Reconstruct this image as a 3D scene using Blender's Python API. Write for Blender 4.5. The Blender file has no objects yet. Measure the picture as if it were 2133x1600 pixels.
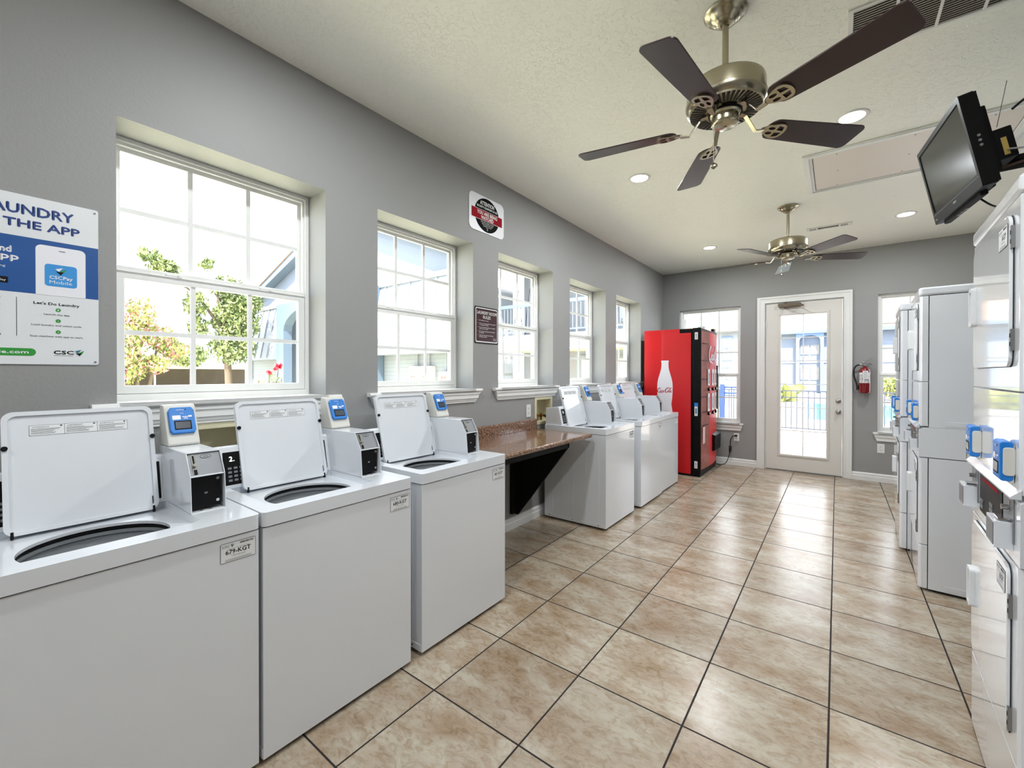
import bpy, bmesh, math, random
from mathutils import Vector, Matrix, Euler
from mathutils.geometry import tessellate_polygon
random.seed(7)
PI = math.pi
scn = bpy.context.scene
COL = scn.collection

# ------------------------------------------------------------------ camera
F_PX, YAW, PITCH, ROLL, PX, PY = 889.60, 0.647397, 0.0054683, 0.00095567, 1071.29, 782.67
CAM = Vector((2.3046, 0.0, 1.3803))
cd = bpy.data.cameras.new('camera'); cam = bpy.data.objects.new('camera', cd); COL.objects.link(cam)
cd.sensor_fit = 'HORIZONTAL'; cd.sensor_width = 36.0; cd.lens = F_PX / 2133 * 36.0
cd.shift_x = (1066.5 - PX) / 2133; cd.shift_y = (PY - 800) / 2133
cd.clip_start = 0.02; cd.clip_end = 300
fw = Vector((-math.sin(YAW) * math.cos(PITCH), math.cos(YAW) * math.cos(PITCH), -math.sin(PITCH)))
rt = Vector((math.cos(YAW), math.sin(YAW), 0)); up = rt.cross(fw)
r2 = rt * math.cos(ROLL) + up * math.sin(ROLL); u2 = -rt * math.sin(ROLL) + up * math.cos(ROLL)
mw = Matrix((r2, u2, -fw)).transposed().to_4x4(); mw.translation = CAM
cam.matrix_world = mw
scn.camera = cam

# ------------------------------------------------------------------ view, world, sun
scn.view_settings.view_transform = 'Standard'
scn.view_settings.look = 'None'
scn.view_settings.gamma = 1.0
scn.view_settings.use_curve_mapping = False
scn.view_settings.exposure = 0.86
SKY = 3.1      # strength of the bright hazy sky
SUN = 12.5
LAMP = 12.0     # watts of each recessed can light
try:
    scn.cycles.max_bounces = 12; scn.cycles.diffuse_bounces = 7; scn.cycles.glossy_bounces = 5
    scn.cycles.transparent_max_bounces = 16
    scn.cycles.sample_clamp_indirect = 6.0
    scn.cycles.caustics_reflective = False; scn.cycles.caustics_refractive = False
    scn.cycles.use_denoising = True
except Exception:
    pass

def srgb(r, g, b):
    f = lambda c: (c / 255 / 12.92) if c / 255 <= 0.04045 else ((c / 255 + 0.055) / 1.055) ** 2.4
    return (f(r), f(g), f(b), 1.0)

world = bpy.data.worlds.new('world'); scn.world = world; world.use_nodes = True
nt = world.node_tree; nt.nodes.clear()
wo = nt.nodes.new('ShaderNodeOutputWorld'); bg = nt.nodes.new('ShaderNodeBackground')
tc = nt.nodes.new('ShaderNodeTexCoord'); mp = nt.nodes.new('ShaderNodeMapping'); mp.inputs['Scale'].default_value = (1, 1, 2.6)
no = nt.nodes.new('ShaderNodeTexNoise'); no.inputs['Scale'].default_value = 2.2; no.inputs['Detail'].default_value = 6; no.inputs['Roughness'].default_value = 0.55
cr = nt.nodes.new('ShaderNodeValToRGB')
cr.color_ramp.elements[0].position = 0.40; cr.color_ramp.elements[0].color = (0.72, 0.84, 1.0, 1)
cr.color_ramp.elements[1].position = 0.58; cr.color_ramp.elements[1].color = (0.92, 0.96, 1.0, 1)
nt.links.new(tc.outputs['Generated'], mp.inputs['Vector']); nt.links.new(mp.outputs['Vector'], no.inputs['Vector'])
nt.links.new(no.outputs['Fac'], cr.inputs['Fac']); nt.links.new(cr.outputs['Color'], bg.inputs['Color'])
bg.inputs['Strength'].default_value = SKY
nt.links.new(bg.outputs['Background'], wo.inputs['Surface'])

sl = bpy.data.lights.new('sun', 'SUN'); sl.energy = SUN; sl.angle = math.radians(1.5); sl.color = (1.0, 0.95, 0.87)
sun = bpy.data.objects.new('sun', sl); COL.objects.link(sun)
sun.rotation_euler = Vector((-0.30, 0.62, -1.0)).to_track_quat('-Z', 'Y').to_euler()

# ------------------------------------------------------------------ materials
def new_mat(name):
    m = bpy.data.materials.new(name); m.use_nodes = True
    return m, m.node_tree, m.node_tree.nodes['Principled BSDF']

def mat(name, col, rough=0.5, metal=0.0, coat=0.0, bump=0.0, bscale=60.0, var=0.0, vscale=4.0, emit=None, estr=0.0, spec=None, aniso=None):
    m, t, b = new_mat(name)
    c = srgb(*col) if max(col[:3]) > 1.0 else (*col[:3], 1.0)
    b.inputs['Base Color'].default_value = c
    b.inputs['Roughness'].default_value = rough; b.inputs['Metallic'].default_value = metal
    b.inputs['Coat Weight'].default_value = coat; b.inputs['Coat Roughness'].default_value = 0.04
    if spec is not None: b.inputs['Specular IOR Level'].default_value = spec
    co = t.nodes.new('ShaderNodeTexCoord')
    if var > 0:
        n = t.nodes.new('ShaderNodeTexNoise'); n.inputs['Scale'].default_value = vscale; n.inputs['Detail'].default_value = 5
        mx = t.nodes.new('ShaderNodeMix'); mx.data_type = 'RGBA'
        mx.inputs[6].default_value = tuple(max(0, x * (1 - var)) for x in c[:3]) + (1,)
        mx.inputs[7].default_value = tuple(min(1, x * (1 + var)) for x in c[:3]) + (1,)
        t.links.new(co.outputs['Object'], n.inputs['Vector']); t.links.new(n.outputs['Fac'], mx.inputs[0])
        t.links.new(mx.outputs[2], b.inputs['Base Color'])
    if bump > 0:
        n = t.nodes.new('ShaderNodeTexNoise'); n.inputs['Scale'].default_value = bscale; n.inputs['Detail'].default_value = 3
        bp = t.nodes.new('ShaderNodeBump'); bp.inputs['Strength'].default_value = bump; bp.inputs['Distance'].default_value = 0.004
        t.links.new(co.outputs['Object'], n.inputs['Vector']); t.links.new(n.outputs['Fac'], bp.inputs['Height'])
        t.links.new(bp.outputs['Normal'], b.inputs['Normal'])
    if emit is not None:
        b.inputs['Emission Color'].default_value = srgb(*emit); b.inputs['Emission Strength'].default_value = estr
    return m

def plaster(name, col, s1, s2, strength, rough, thresh=None):
    """painted drywall with an orange-peel or knockdown texture"""
    m, t, b = new_mat(name)
    b.inputs['Base Color'].default_value = srgb(*col); b.inputs['Roughness'].default_value = rough
    co = t.nodes.new('ShaderNodeTexCoord')
    n = t.nodes.new('ShaderNodeTexNoise'); n.inputs['Scale'].default_value = s1; n.inputs['Detail'].default_value = 3; n.inputs['Distortion'].default_value = 0.5
    t.links.new(co.outputs['Object'], n.inputs['Vector'])
    h = n.outputs['Fac']
    if thresh:
        r = t.nodes.new('ShaderNodeMapRange'); r.inputs['From Min'].default_value = thresh; r.inputs['From Max'].default_value = thresh + 0.08
        t.links.new(h, r.inputs['Value']); h = r.outputs['Result']
    n2 = t.nodes.new('ShaderNodeTexNoise'); n2.inputs['Scale'].default_value = s2
    t.links.new(co.outputs['Object'], n2.inputs['Vector'])
    ad = t.nodes.new('ShaderNodeMath'); ad.operation = 'MULTIPLY_ADD'; ad.inputs[1].default_value = 0.4
    t.links.new(n2.outputs['Fac'], ad.inputs[0]); t.links.new(h, ad.inputs[2])
    bp = t.nodes.new('ShaderNodeBump'); bp.inputs['Strength'].default_value = strength; bp.inputs['Distance'].default_value = 0.003
    t.links.new(ad.outputs[0], bp.inputs['Height']); t.links.new(bp.outputs['Normal'], b.inputs['Normal'])
    return m

def tile_floor():
    m, t, b = new_mat('floor_tile')
    L = t.links.new; N = t.nodes.new
    co = N('ShaderNodeTexCoord'); sp = N('ShaderNodeSeparateXYZ'); L(co.outputs['Object'], sp.inputs[0])
    def M(op, a, b_=None, c=None):
        n = N('ShaderNodeMath'); n.operation = op
        for i, v in enumerate((a, b_, c)):
            if v is None: continue
            if isinstance(v, (int, float)): n.inputs[i].default_value = v
            else: L(v, n.inputs[i])
        return n.outputs[0]
    T = 0.458
    masks = []; cells = []
    for out, off in ((sp.outputs['X'], 0.909), (sp.outputs['Y'], 1.726)):
        u = M('DIVIDE', M('SUBTRACT', out, off - 20 * T), T)
        fr = M('FRACT', u); cells.append(M('FLOOR', u))
        d = M('MINIMUM', fr, M('SUBTRACT', 1.0, fr))
        masks.append(d)
    d = M('MINIMUM', masks[0], masks[1])
    g = N('ShaderNodeMapRange'); g.inputs['From Min'].default_value = 0.0065; g.inputs['From Max'].default_value = 0.0095
    L(d, g.inputs['Value']); tile = g.outputs['Result']
    cx = N('ShaderNodeCombineXYZ'); L(cells[0], cx.inputs[0]); L(cells[1], cx.inputs[1])
    wn = N('ShaderNodeTexWhiteNoise'); L(cx.outputs[0], wn.inputs['Vector'])
    # mottling, stretched across the room, shifted per tile
    vm = N('ShaderNodeVectorMath'); vm.operation = 'MULTIPLY_ADD'; L(wn.outputs['Color'], vm.inputs[0]); vm.inputs[1].default_value = (9, 9, 9); L(co.outputs['Object'], vm.inputs[2])
    mp = N('ShaderNodeMapping'); mp.inputs['Scale'].default_value = (1.0, 1.7, 1.0); L(vm.outputs[0], mp.inputs['Vector'])
    n1 = N('ShaderNodeTexNoise'); n1.inputs['Scale'].default_value = 3.6; n1.inputs['Detail'].default_value = 8; n1.inputs['Roughness'].default_value = 0.62; n1.inputs['Distortion'].default_value = 0.35
    L(mp.outputs[0], n1.inputs['Vector'])
    n2 = N('ShaderNodeTexNoise'); n2.inputs['Scale'].default_value = 17; n2.inputs['Detail'].default_value = 5; n2.inputs['Roughness'].default_value = 0.7; n2.inputs['Distortion'].default_value = 1.2
    L(mp.outputs[0], n2.inputs['Vector'])
    r1 = N('ShaderNodeValToRGB'); L(n1.outputs['Fac'], r1.inputs['Fac'])
    r1.color_ramp.elements[0].position = 0.36; r1.color_ramp.elements[0].color = srgb(152, 130, 106)
    r1.color_ramp.elements[1].position = 0.62; r1.color_ramp.elements[1].color = srgb(180, 170, 154)
    r2_ = N('ShaderNodeValToRGB'); L(n2.outputs['Fac'], r2_.inputs['Fac'])
    r2_.color_ramp.elements[0].position = 0.36; r2_.color_ramp.elements[0].color = (0.68, 0.60, 0.50, 1)
    r2_.color_ramp.elements[1].position = 0.54; r2_.color_ramp.elements[1].color = (1, 1, 1, 1)
    mu = N('ShaderNodeMix'); mu.data_type = 'RGBA'; mu.blend_type = 'MULTIPLY'; mu.inputs[0].default_value = 0.8
    L(r1.outputs[0], mu.inputs[6]); L(r2_.outputs[0], mu.inputs[7])
    br = N('ShaderNodeMapRange'); br.inputs['To Min'].default_value = 0.90; br.inputs['To Max'].default_value = 1.06; L(wn.outputs['Value'], br.inputs['Value'])
    hv = N('ShaderNodeHueSaturation'); L(mu.outputs[2], hv.inputs['Color']); L(br.outputs['Result'], hv.inputs['Value'])
    gm = N('ShaderNodeMix'); gm.data_type = 'RGBA'; L(tile, gm.inputs[0]); gm.inputs[6].default_value = srgb(30, 22, 18); L(hv.outputs[0], gm.inputs[7])
    L(gm.outputs[2], b.inputs['Base Color'])
    rr = N('ShaderNodeMapRange'); rr.inputs['To Min'].default_value = 0.85; rr.inputs['To Max'].default_value = 0.24; L(tile, rr.inputs['Value'])
    L(rr.outputs['Result'], b.inputs['Roughness'])
    n3 = N('ShaderNodeTexNoise'); n3.inputs['Scale'].default_value = 14; L(mp.outputs[0], n3.inputs['Vector'])
    hh = M('ADD', M('MULTIPLY', tile, 1.0), M('MULTIPLY', n3.outputs['Fac'], 0.16))
    bp = N('ShaderNodeBump'); bp.inputs['Strength'].default_value = 0.35; bp.inputs['Distance'].default_value = 0.003
    L(hh, bp.inputs['Height']); L(bp.outputs['Normal'], b.inputs['Normal'])
    return m

def glass_mat(name, tint=(1, 1, 1), refl=0.07):
    m = bpy.data.materials.new(name); m.use_nodes = True; t = m.node_tree; t.nodes.clear()
    o = t.nodes.new('ShaderNodeOutputMaterial'); mx = t.nodes.new('ShaderNodeMixShader')
    tr = t.nodes.new('ShaderNodeBsdfTransparent'); tr.inputs[0].default_value = (*tint, 1)
    gl = t.nodes.new('ShaderNodeBsdfGlossy'); gl.inputs['Roughness'].default_value = 0.01
    lw = t.nodes.new('ShaderNodeLayerWeight'); lw.inputs[0].default_value = 0.5
    pw = t.nodes.new('ShaderNodeMath'); pw.operation = 'POWER'; pw.inputs[1].default_value = 5.0
    fr = t.nodes.new('ShaderNodeMath'); fr.operation = 'MULTIPLY_ADD'; fr.inputs[1].default_value = 0.8; fr.inputs[2].default_value = 0.035
    t.links.new(lw.outputs['Facing'], pw.inputs[0]); t.links.new(pw.outputs[0], fr.inputs[0])
    t.links.new(fr.outputs[0], mx.inputs[0]); t.links.new(tr.outputs[0], mx.inputs[1]); t.links.new(gl.outputs[0], mx.inputs[2])
    t.links.new(mx.outputs[0], o.inputs[0])
    return m

def stripes(name, c1, c2, axis, period, duty, rough=0.6):
    """thin parallel lines (siding laps, standing seams) in object space"""
    m, t, b = new_mat(name); L = t.links.new
    co = t.nodes.new('ShaderNodeTexCoord'); sp = t.nodes.new('ShaderNodeSeparateXYZ'); L(co.outputs['Object'], sp.inputs[0])
    d = t.nodes.new('ShaderNodeMath'); d.operation = 'DIVIDE'; d.inputs[1].default_value = period; L(sp.outputs[axis], d.inputs[0])
    f = t.nodes.new('ShaderNodeMath'); f.operation = 'FRACT'; L(d.outputs[0], f.inputs[0])
    g = t.nodes.new('ShaderNodeMath'); g.operation = 'LESS_THAN'; g.inputs[1].default_value = duty; L(f.outputs[0], g.inputs[0])
    mx = t.nodes.new('ShaderNodeMix'); mx.data_type = 'RGBA'; mx.inputs[6].default_value = srgb(*c1); mx.inputs[7].default_value = srgb(*c2)
    L(g.outputs[0], mx.inputs[0]); L(mx.outputs[2], b.inputs['Base Color']); b.inputs['Roughness'].default_value = rough
    return m

def granite():
    m, t, b = new_mat('countertop_laminate'); L = t.links.new
    co = t.nodes.new('ShaderNodeTexCoord')
    n = t.nodes.new('ShaderNodeTexNoise'); n.inputs['Scale'].default_value = 75; n.inputs['Detail'].default_value = 5; n.inputs['Roughness'].default_value = 0.8
    L(co.outputs['Object'], n.inputs['Vector'])
    r = t.nodes.new('ShaderNodeValToRGB'); L(n.outputs['Fac'], r.inputs['Fac'])
    e = r.color_ramp.elements; e[0].position = 0.40; e[0].color = srgb(58, 38, 28); e[1].position = 0.62; e[1].color = srgb(176, 144, 118)
    k = e.new(0.50); k.color = srgb(118, 84, 64)
    L(r.outputs[0], b.inputs['Base Color']); b.inputs['Roughness'].default_value = 0.14; b.inputs['Coat Weight'].default_value = 0.3
    return m

def foliage_mat(name, c1, c2):
    m, t, b = new_mat(name); L = t.links.new
    co = t.nodes.new('ShaderNodeTexCoord'); n = t.nodes.new('ShaderNodeTexNoise'); n.inputs['Scale'].default_value = 3.0; n.inputs['Detail'].default_value = 4
    L(co.outputs['Object'], n.inputs['Vector'])
    r = t.nodes.new('ShaderNodeValToRGB'); L(n.outputs['Fac'], r.inputs['Fac'])
    r.color_ramp.elements[0].position = 0.35; r.color_ramp.elements[0].color = srgb(*c1)
    r.color_ramp.elements[1].position = 0.65; r.color_ramp.elements[1].color = srgb(*c2)
    L(r.outputs[0], b.inputs['Base Color']); b.inputs['Roughness'].default_value = 0.6
    return m

WALL = plaster('grey_wall_paint', (148, 148, 147), 85, 260, 0.32, 0.55)
REVEAL = WALL
CEIL = plaster('white_ceiling_paint', (244, 244, 236), 38, 180, 0.55, 0.5, 0.5)
TILE = tile_floor()
TRIM = mat('white_trim_paint', (226, 226, 224), 0.38, bump=0.05, bscale=30)
DOORP = mat('white_door_paint', (216, 213, 207), 0.4, bump=0.05, bscale=40)
VINYL = mat('white_window_vinyl', (238, 238, 236), 0.42)
GLASS = glass_mat('window_glass')
ENAMEL = mat('white_enamel', (217, 220, 225), 0.18, coat=0.55, bump=0.02, bscale=9)
ENAMELG = mat('white_gloss_enamel', (220, 222, 226), 0.10, coat=0.8, bump=0.05, bscale=7)
PLASTIC_W = mat('white_plastic', (216, 217, 218), 0.4)
PLASTIC_B = mat('beige_plastic', (205, 203, 196), 0.45)
BLUE = mat('blue_plastic', (28, 118, 200), 0.4)
BLACK = mat('black_plastic', (7, 7, 8), 0.45, spec=0.18)
BLACKS = mat('black_sign_print', (8, 8, 9), 0.8, spec=0.15)
BLACKM = mat('black_matte_paint', (10, 10, 11), 0.6, spec=0.2)
SCREEN = mat('reader_screen', (58, 62, 72), 0.25)
STEEL = mat('stainless_steel', (150, 150, 150), 0.32, metal=0.9)
TUBM = mat('steel_basket', (150, 154, 157), 0.4, metal=0.2)
CHROME = mat('chrome', (200, 200, 200), 0.14, metal=1.0)
NICKEL = mat('brushed_nickel', (176, 168, 146), 0.26, metal=1.0, bump=0.05, bscale=200)
BLADE = mat('dark_walnut_blade', (42, 24, 26), 0.32, var=0.2, vscale=12)
BLADEG = mat('dark_walnut_blade_gloss', (60, 36, 34), 0.2, coat=0.6, var=0.2, vscale=12)
GREYP = mat('grey_plate', (128, 130, 134), 0.4, metal=0.3)
PAPER = mat('paper_label', (224, 225, 226), 0.55)
INK = mat('black_ink', (20, 21, 24), 0.7, spec=0.2)
INKG = mat('grey_ink', (96, 98, 102), 0.6)
GRANITE = granite()
RED = mat('red_paint', (206, 18, 26), 0.28, coat=0.2)
REDF = mat('red_front_panel', (214, 30, 30), 0.4, coat=0.08)
REDD = mat('dark_red_enamel', (120, 12, 20), 0.22, coat=0.4)
WHITEP = mat('white_print', (232, 232, 238), 0.4)
COKERED = mat('red_print', (176, 24, 40), 0.4)
MAROON = mat('maroon_sign', (58, 8, 20), 0.3, coat=0.5, var=0.25, vscale=8)
SIGNRED = mat('crimson_band', (150, 20, 34), 0.8, spec=0.15)
POSTER_W = mat('poster_white', (224, 226, 229), 0.35)
POSTER_B = mat('poster_blue', (36, 84, 150), 0.35, var=0.12, vscale=6)
INKBLUE = mat('poster_dark_blue_ink', (38, 66, 130), 0.4)
APPBLUE = mat('app_icon_blue', (58, 146, 214), 0.4)
GREEN = mat('poster_green', (52, 148, 58), 0.4)
TEAL = mat('teal_ink', (40, 120, 140), 0.4)
BEIGEBOX = mat('aged_beige_plastic', (216, 208, 176), 0.5)
OUTLET = mat('outlet_plastic', (226, 225, 222), 0.35)
GAP = mat('dark_gap', (34, 33, 32), 0.8)
RUBBER = mat('black_rubber', (20, 20, 20), 0.7)
LAMPG = mat('lamp_diffuser', (250, 248, 244), 0.5, emit=(255, 246, 236), estr=9.0)
LED = mat('lit_display_digits', (240, 240, 245), 0.5, emit=(255, 255, 255), estr=1.2)
TVB = mat('black_gloss_bezel', (7, 7, 7), 0.45, spec=0.2)
TVS = mat('dark_tv_screen', (26, 29, 26), 0.2, spec=0.2)
BRONZE = mat('bronze_closer', (112, 100, 86), 0.35, metal=0.8)
BRASS = mat('satin_nickel_knob', (176, 172, 164), 0.2, metal=1.0)
YELLOWT = mat('yellow_sticker', (206, 176, 92), 0.6)
COPPER = mat('brass_valve', (150, 110, 60), 0.35, metal=0.9)

# ------------------------------------------------------------------ mesh builder
_FONT = {}
def font_mesh(s):
    """flat triangulated outline of a string in the built-in font -> (verts, faces, w, cap)"""
    if s in _FONT: return _FONT[s]
    cu = bpy.data.curves.new('t', 'FONT'); cu.body = s; cu.size = 1.0; cu.resolution_u = 2
    ob = bpy.data.objects.new('t', cu); COL.objects.link(ob)
    dg = bpy.context.evaluated_depsgraph_get(); me = bpy.data.meshes.new_from_object(ob.evaluated_get(dg))
    vs = [tuple(v.co[:2]) for v in me.vertices]; fs = [tuple(p.vertices) for p in me.polygons]
    bpy.data.objects.remove(ob); bpy.data.curves.remove(cu); bpy.data.meshes.remove(me)
    xs = [v[0] for v in vs] or [0, 1]
    _FONT[s] = (vs, fs, min(xs), max(xs)); return _FONT[s]

def frame(o, right, upv):
    r = Vector(right).normalized(); u = Vector(upv).normalized(); n = r.cross(u)
    m = Matrix((r, u, n)).transposed().to_4x4(); m.translation = Vector(o); return m

class MB:
    def __init__(s, org=(0, 0, 0)):
        s.v = []; s.f = []; s.m = []; s.sm = []; s.org = Vector(org); s.X = Matrix.Identity(4)
    def add(s, vs, fs, m=0, smooth=False, X=None):
        k = len(s.v); X = s.X @ X if X is not None else s.X
        for v in vs:
            s.v.append(tuple((X @ Vector(v)) - s.org))
        for f in fs:
            s.f.append(tuple(i + k for i in f)); s.m.append(m); s.sm.append(smooth)
        return s
    def box(s, x0, x1, y0, y1, z0, z1, m=0, X=None):
        vs = [(x, y, z) for x in (x0, x1) for y in (y0, y1) for z in (z0, z1)]
        return s.add(vs, [(0, 1, 3, 2), (4, 6, 7, 5), (0, 4, 5, 1), (2, 3, 7, 6), (0, 2, 6, 4), (1, 5, 7, 3)], m, False, X)
    def prism(s, poly, a0, a1, plane='xy', holes=(), m=0, X=None, smooth=False):
        P = {'xy': lambda p, a: (p[0], p[1], a), 'xz': lambda p, a: (p[0], a, p[1]), 'yz': lambda p, a: (a, p[0], p[1])}[plane]
        loops = [list(poly)] + [list(h) for h in holes]
        flat = [p for l in loops for p in l]; n = len(flat)
        tri = tessellate_polygon([[Vector((p[0], p[1], 0)) for p in l] for l in loops])
        vs = [P(p, a0) for p in flat] + [P(p, a1) for p in flat]
        if not holes and len(poly) <= 64: fs = [tuple(range(n)), tuple(range(2 * n - 1, n - 1, -1))]
        else: fs = [tuple(t) for t in tri] + [tuple(i + n for i in reversed(t)) for t in tri]
        s.add(vs, fs, m, False, X)
        k0 = len(s.v) - 2 * n; i0 = 0
        for l in loops:
            c = len(l)
            for i in range(c):
                j = (i + 1) % c
                s.f.append((k0 + i0 + i, k0 + i0 + j, k0 + n + i0 + j, k0 + n + i0 + i)); s.m.append(m); s.sm.append(smooth)
            i0 += c
        return s
    def cyl(s, p0, p1, r0, r1=None, n=20, m=0, smooth=True, caps=True):
        r1 = r0 if r1 is None else r1
        p0 = Vector(p0); p1 = Vector(p1); d = (p1 - p0).normalized()
        a = d.orthogonal().normalized(); b = d.cross(a)
        vs = []
        for p, r in ((p0, r0), (p1, r1)):
            for i in range(n):
                t = 2 * PI * i / n; vs.append(tuple(p + a * (r * math.cos(t)) + b * (r * math.sin(t))))
        s.add(vs, [(i, (i + 1) % n, n + (i + 1) % n, n + i) for i in range(n)], m, smooth)
        if caps: s.add(vs, [tuple(range(n - 1, -1, -1)), tuple(range(n, 2 * n))], m, False)
        return s
    def lathe(s, prof, c=(0, 0, 0), n=32, m=0, smooth=True, sx=1.0, sy=1.0, X=None, cap=True):
        vs = []; k = len(prof)
        for r, z in prof:
            for i in range(n):
                t = 2 * PI * i / n; vs.append((c[0] + r * sx * math.cos(t), c[1] + r * sy * math.sin(t), c[2] + z))
        fs = [(j * n + i, j * n + (i + 1) % n, (j + 1) * n + (i + 1) % n, (j + 1) * n + i) for j in range(k - 1) for i in range(n)]
        s.add(vs, fs, m, smooth, X)
        if cap:
            if prof[0][0] > 1e-4: s.add(vs[:n], [tuple(range(n - 1, -1, -1))], m, False, X)
            if prof[-1][0] > 1e-4: s.add(vs[-n:], [tuple(range(n))], m, False, X)
        return s
    def tube(s, pts, r, n=8, m=0, caps=True):
        pts = [Vector(p) for p in pts]; rs = r if isinstance(r, (list, tuple)) else [r] * len(pts)
        vs = []; a = None
        for i, p in enumerate(pts):
            d = (pts[min(i + 1, len(pts) - 1)] - pts[max(i - 1, 0)]).normalized()
            a = d.orthogonal().normalized() if a is None else (a - d * a.dot(d)).normalized()
            b = d.cross(a)
            for k in range(n):
                t = 2 * PI * k / n; vs.append(tuple(p + a * (rs[i] * math.cos(t)) + b * (rs[i] * math.sin(t))))
        fs = [(j * n + i, j * n + (i + 1) % n, (j + 1) * n + (i + 1) % n, (j + 1) * n + i) for j in range(len(pts) - 1) for i in range(n)]
        if caps: fs += [tuple(range(n - 1, -1, -1)), tuple(range((len(pts) - 1) * n, len(pts) * n))]
        return s.add(vs, fs, m, True)
    def text(s, t, M, x0, x1, y0, cap, m=0, off=0.0006, bold=0.0):
        """a line of lettering from x0 to x1 on the baseline y0 with capitals CAP high, in frame M"""
        vs, fs, a, b = font_mesh(t)
        if not vs or b - a < 1e-6: return s
        sx = (x1 - x0) / (b - a); sy = cap / 0.73
        pp = [(x0 + (v[0] - a) * sx, y0 + v[1] * sy, off) for v in vs]
        s.add(pp, fs, m, False, M)
        if bold:
            for dx, dy in ((bold, 0), (-bold, 0), (0, bold), (0, -bold)):
                s.add([(p[0] + dx, p[1] + dy, p[2] + 0.00003 * (1 + dx / abs(bold) * .3)) for p in pp], fs, m, False, M)
        return s
    def quad(s, M, x0, x1, y0, y1, z=0.0003, m=0):
        return s.add([(x0, y0, z), (x1, y0, z), (x1, y1, z), (x0, y1, z)], [(0, 1, 2, 3)], m, False, M)
    def ribbon(s, pts, w, M, z=0.0006, m=0):
        """flat brush stroke: a strip of varying width along a 2-D path in frame M"""
        n = len(pts); vs = []
        for i, p in enumerate(pts):
            a = pts[max(i - 1, 0)]; b = pts[min(i + 1, n - 1)]
            dx, dy = b[0] - a[0], b[1] - a[1]; l = math.hypot(dx, dy) or 1
            ww = w[i] if isinstance(w, list) else w
            vs += [(p[0] - dy / l * ww / 2, p[1] + dx / l * ww / 2, z), (p[0] + dy / l * ww / 2, p[1] - dx / l * ww / 2, z)]
        return s.add(vs, [(2 * i, 2 * i + 1, 2 * i + 3, 2 * i + 2) for i in range(n - 1)], m, False, M)
    def build(s, name, mats, parent=None, bevel=0.0, seg=2, flatn=False, ang=35):
        me = bpy.data.meshes.new(name); me.from_pydata(s.v, [], s.f)
        if not isinstance(mats, (list, tuple)): mats = [mats]
        for m in mats: me.materials.append(m)
        me.polygons.foreach_set('material_index', s.m); me.polygons.foreach_set('use_smooth', s.sm)
        if not flatn:
            bm = bmesh.new(); bm.from_mesh(me); bmesh.ops.recalc_face_normals(bm, faces=bm.faces); bm.to_mesh(me); bm.free()
        if any(s.sm):
            try: me.set_sharp_from_angle(angle=math.radians(50))
            except Exception: pass
        me.update()
        ob = bpy.data.objects.new(name, me); COL.objects.link(ob)
        if parent is not None: ob.parent = parent
        else: ob.location = s.org
        if bevel > 0:
            b = ob.modifiers.new('bevel', 'BEVEL'); b.width = bevel; b.segments = seg; b.limit_method = 'ANGLE'; b.angle_limit = math.radians(ang)
            b.harden_normals = False
        return ob

def rrect(x0, x1, y0, y1, r, n=6):
    out = []
    for cx, cy, a in ((x1 - r, y1 - r, 0), (x0 + r, y1 - r, 90), (x0 + r, y0 + r, 180), (x1 - r, y0 + r, 270)):
        for i in range(n + 1):
            t = math.radians(a + 90 * i / n); out.append((cx + r * math.cos(t), cy + r * math.sin(t)))
    return out
def rect(x0, x1, y0, y1): return [(x0, y0), (x1, y0), (x1, y1), (x0, y1)]
def circ(cx, cy, r, n=40, ry=None):
    return [(cx + r * math.cos(2 * PI * i / n), cy + (ry or r) * math.sin(2 * PI * i / n)) for i in range(n)]
def smooth_path(pts, k=6):
    out = []; P = [Vector(p) for p in pts]; n = len(P)
    for i in range(n - 1):
        a, b, c, d = P[max(i - 1, 0)], P[i], P[i + 1], P[min(i + 2, n - 1)]
        for j in range(k):
            t = j / k
            out.append(0.5 * ((2 * b) + (c - a) * t + (2 * a - 5 * b + 4 * c - d) * t * t + (3 * b - a - 3 * c + d) * t ** 3))
    out.append(P[-1]); return out

# ------------------------------------------------------------------ scene-object helpers
def thing(name, label, cat, loc=(0, 0, 0), rz=0.0, group=None):
    o = bpy.data.objects.new(name, None); COL.objects.link(o); o.location = loc; o.rotation_euler = (0, 0, rz)
    o.empty_display_size = 0.1; o['label'] = label; o['category'] = cat
    if group: o['group'] = group
    return o
def tag(o, label, cat, group=None, kind=None):
    if label: o['label'] = label
    if cat: o['category'] = cat
    if group: o['group'] = group
    if kind: o['kind'] = kind
    return o
def struct(o, label=None):
    o['kind'] = 'structure'
    if label: o['label'] = label
    return o
def copy_tree(o, kids, parent=None):
    c = o.copy(); COL.objects.link(c)
    if parent is not None: c.parent = parent
    for k in kids.get(o.name, []): copy_tree(k, kids, c)
    return c
def kid_map(root):
    m = {}
    for o in bpy.data.objects:
        if o.parent: m.setdefault(o.parent.name, []).append(o)
    return m

# ================================================================== ROOM SHELL
YB, YF, XR, ZC = 7.14, -3.2, 3.85, 3.01
WIN = [(0.405, 1.282), (1.624, 2.505), (2.82, 3.70), (4.04, 4.935), (5.25, 6.132)]
WZ0, WZ1 = 1.256, 2.412
BW = [(0.262, 1.148), (2.716, 3.60)]
BZ0, BZ1 = 0.63, 2.393
DX0, DX1, DZ = 1.468, 2.372, 2.392     # door opening

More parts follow.
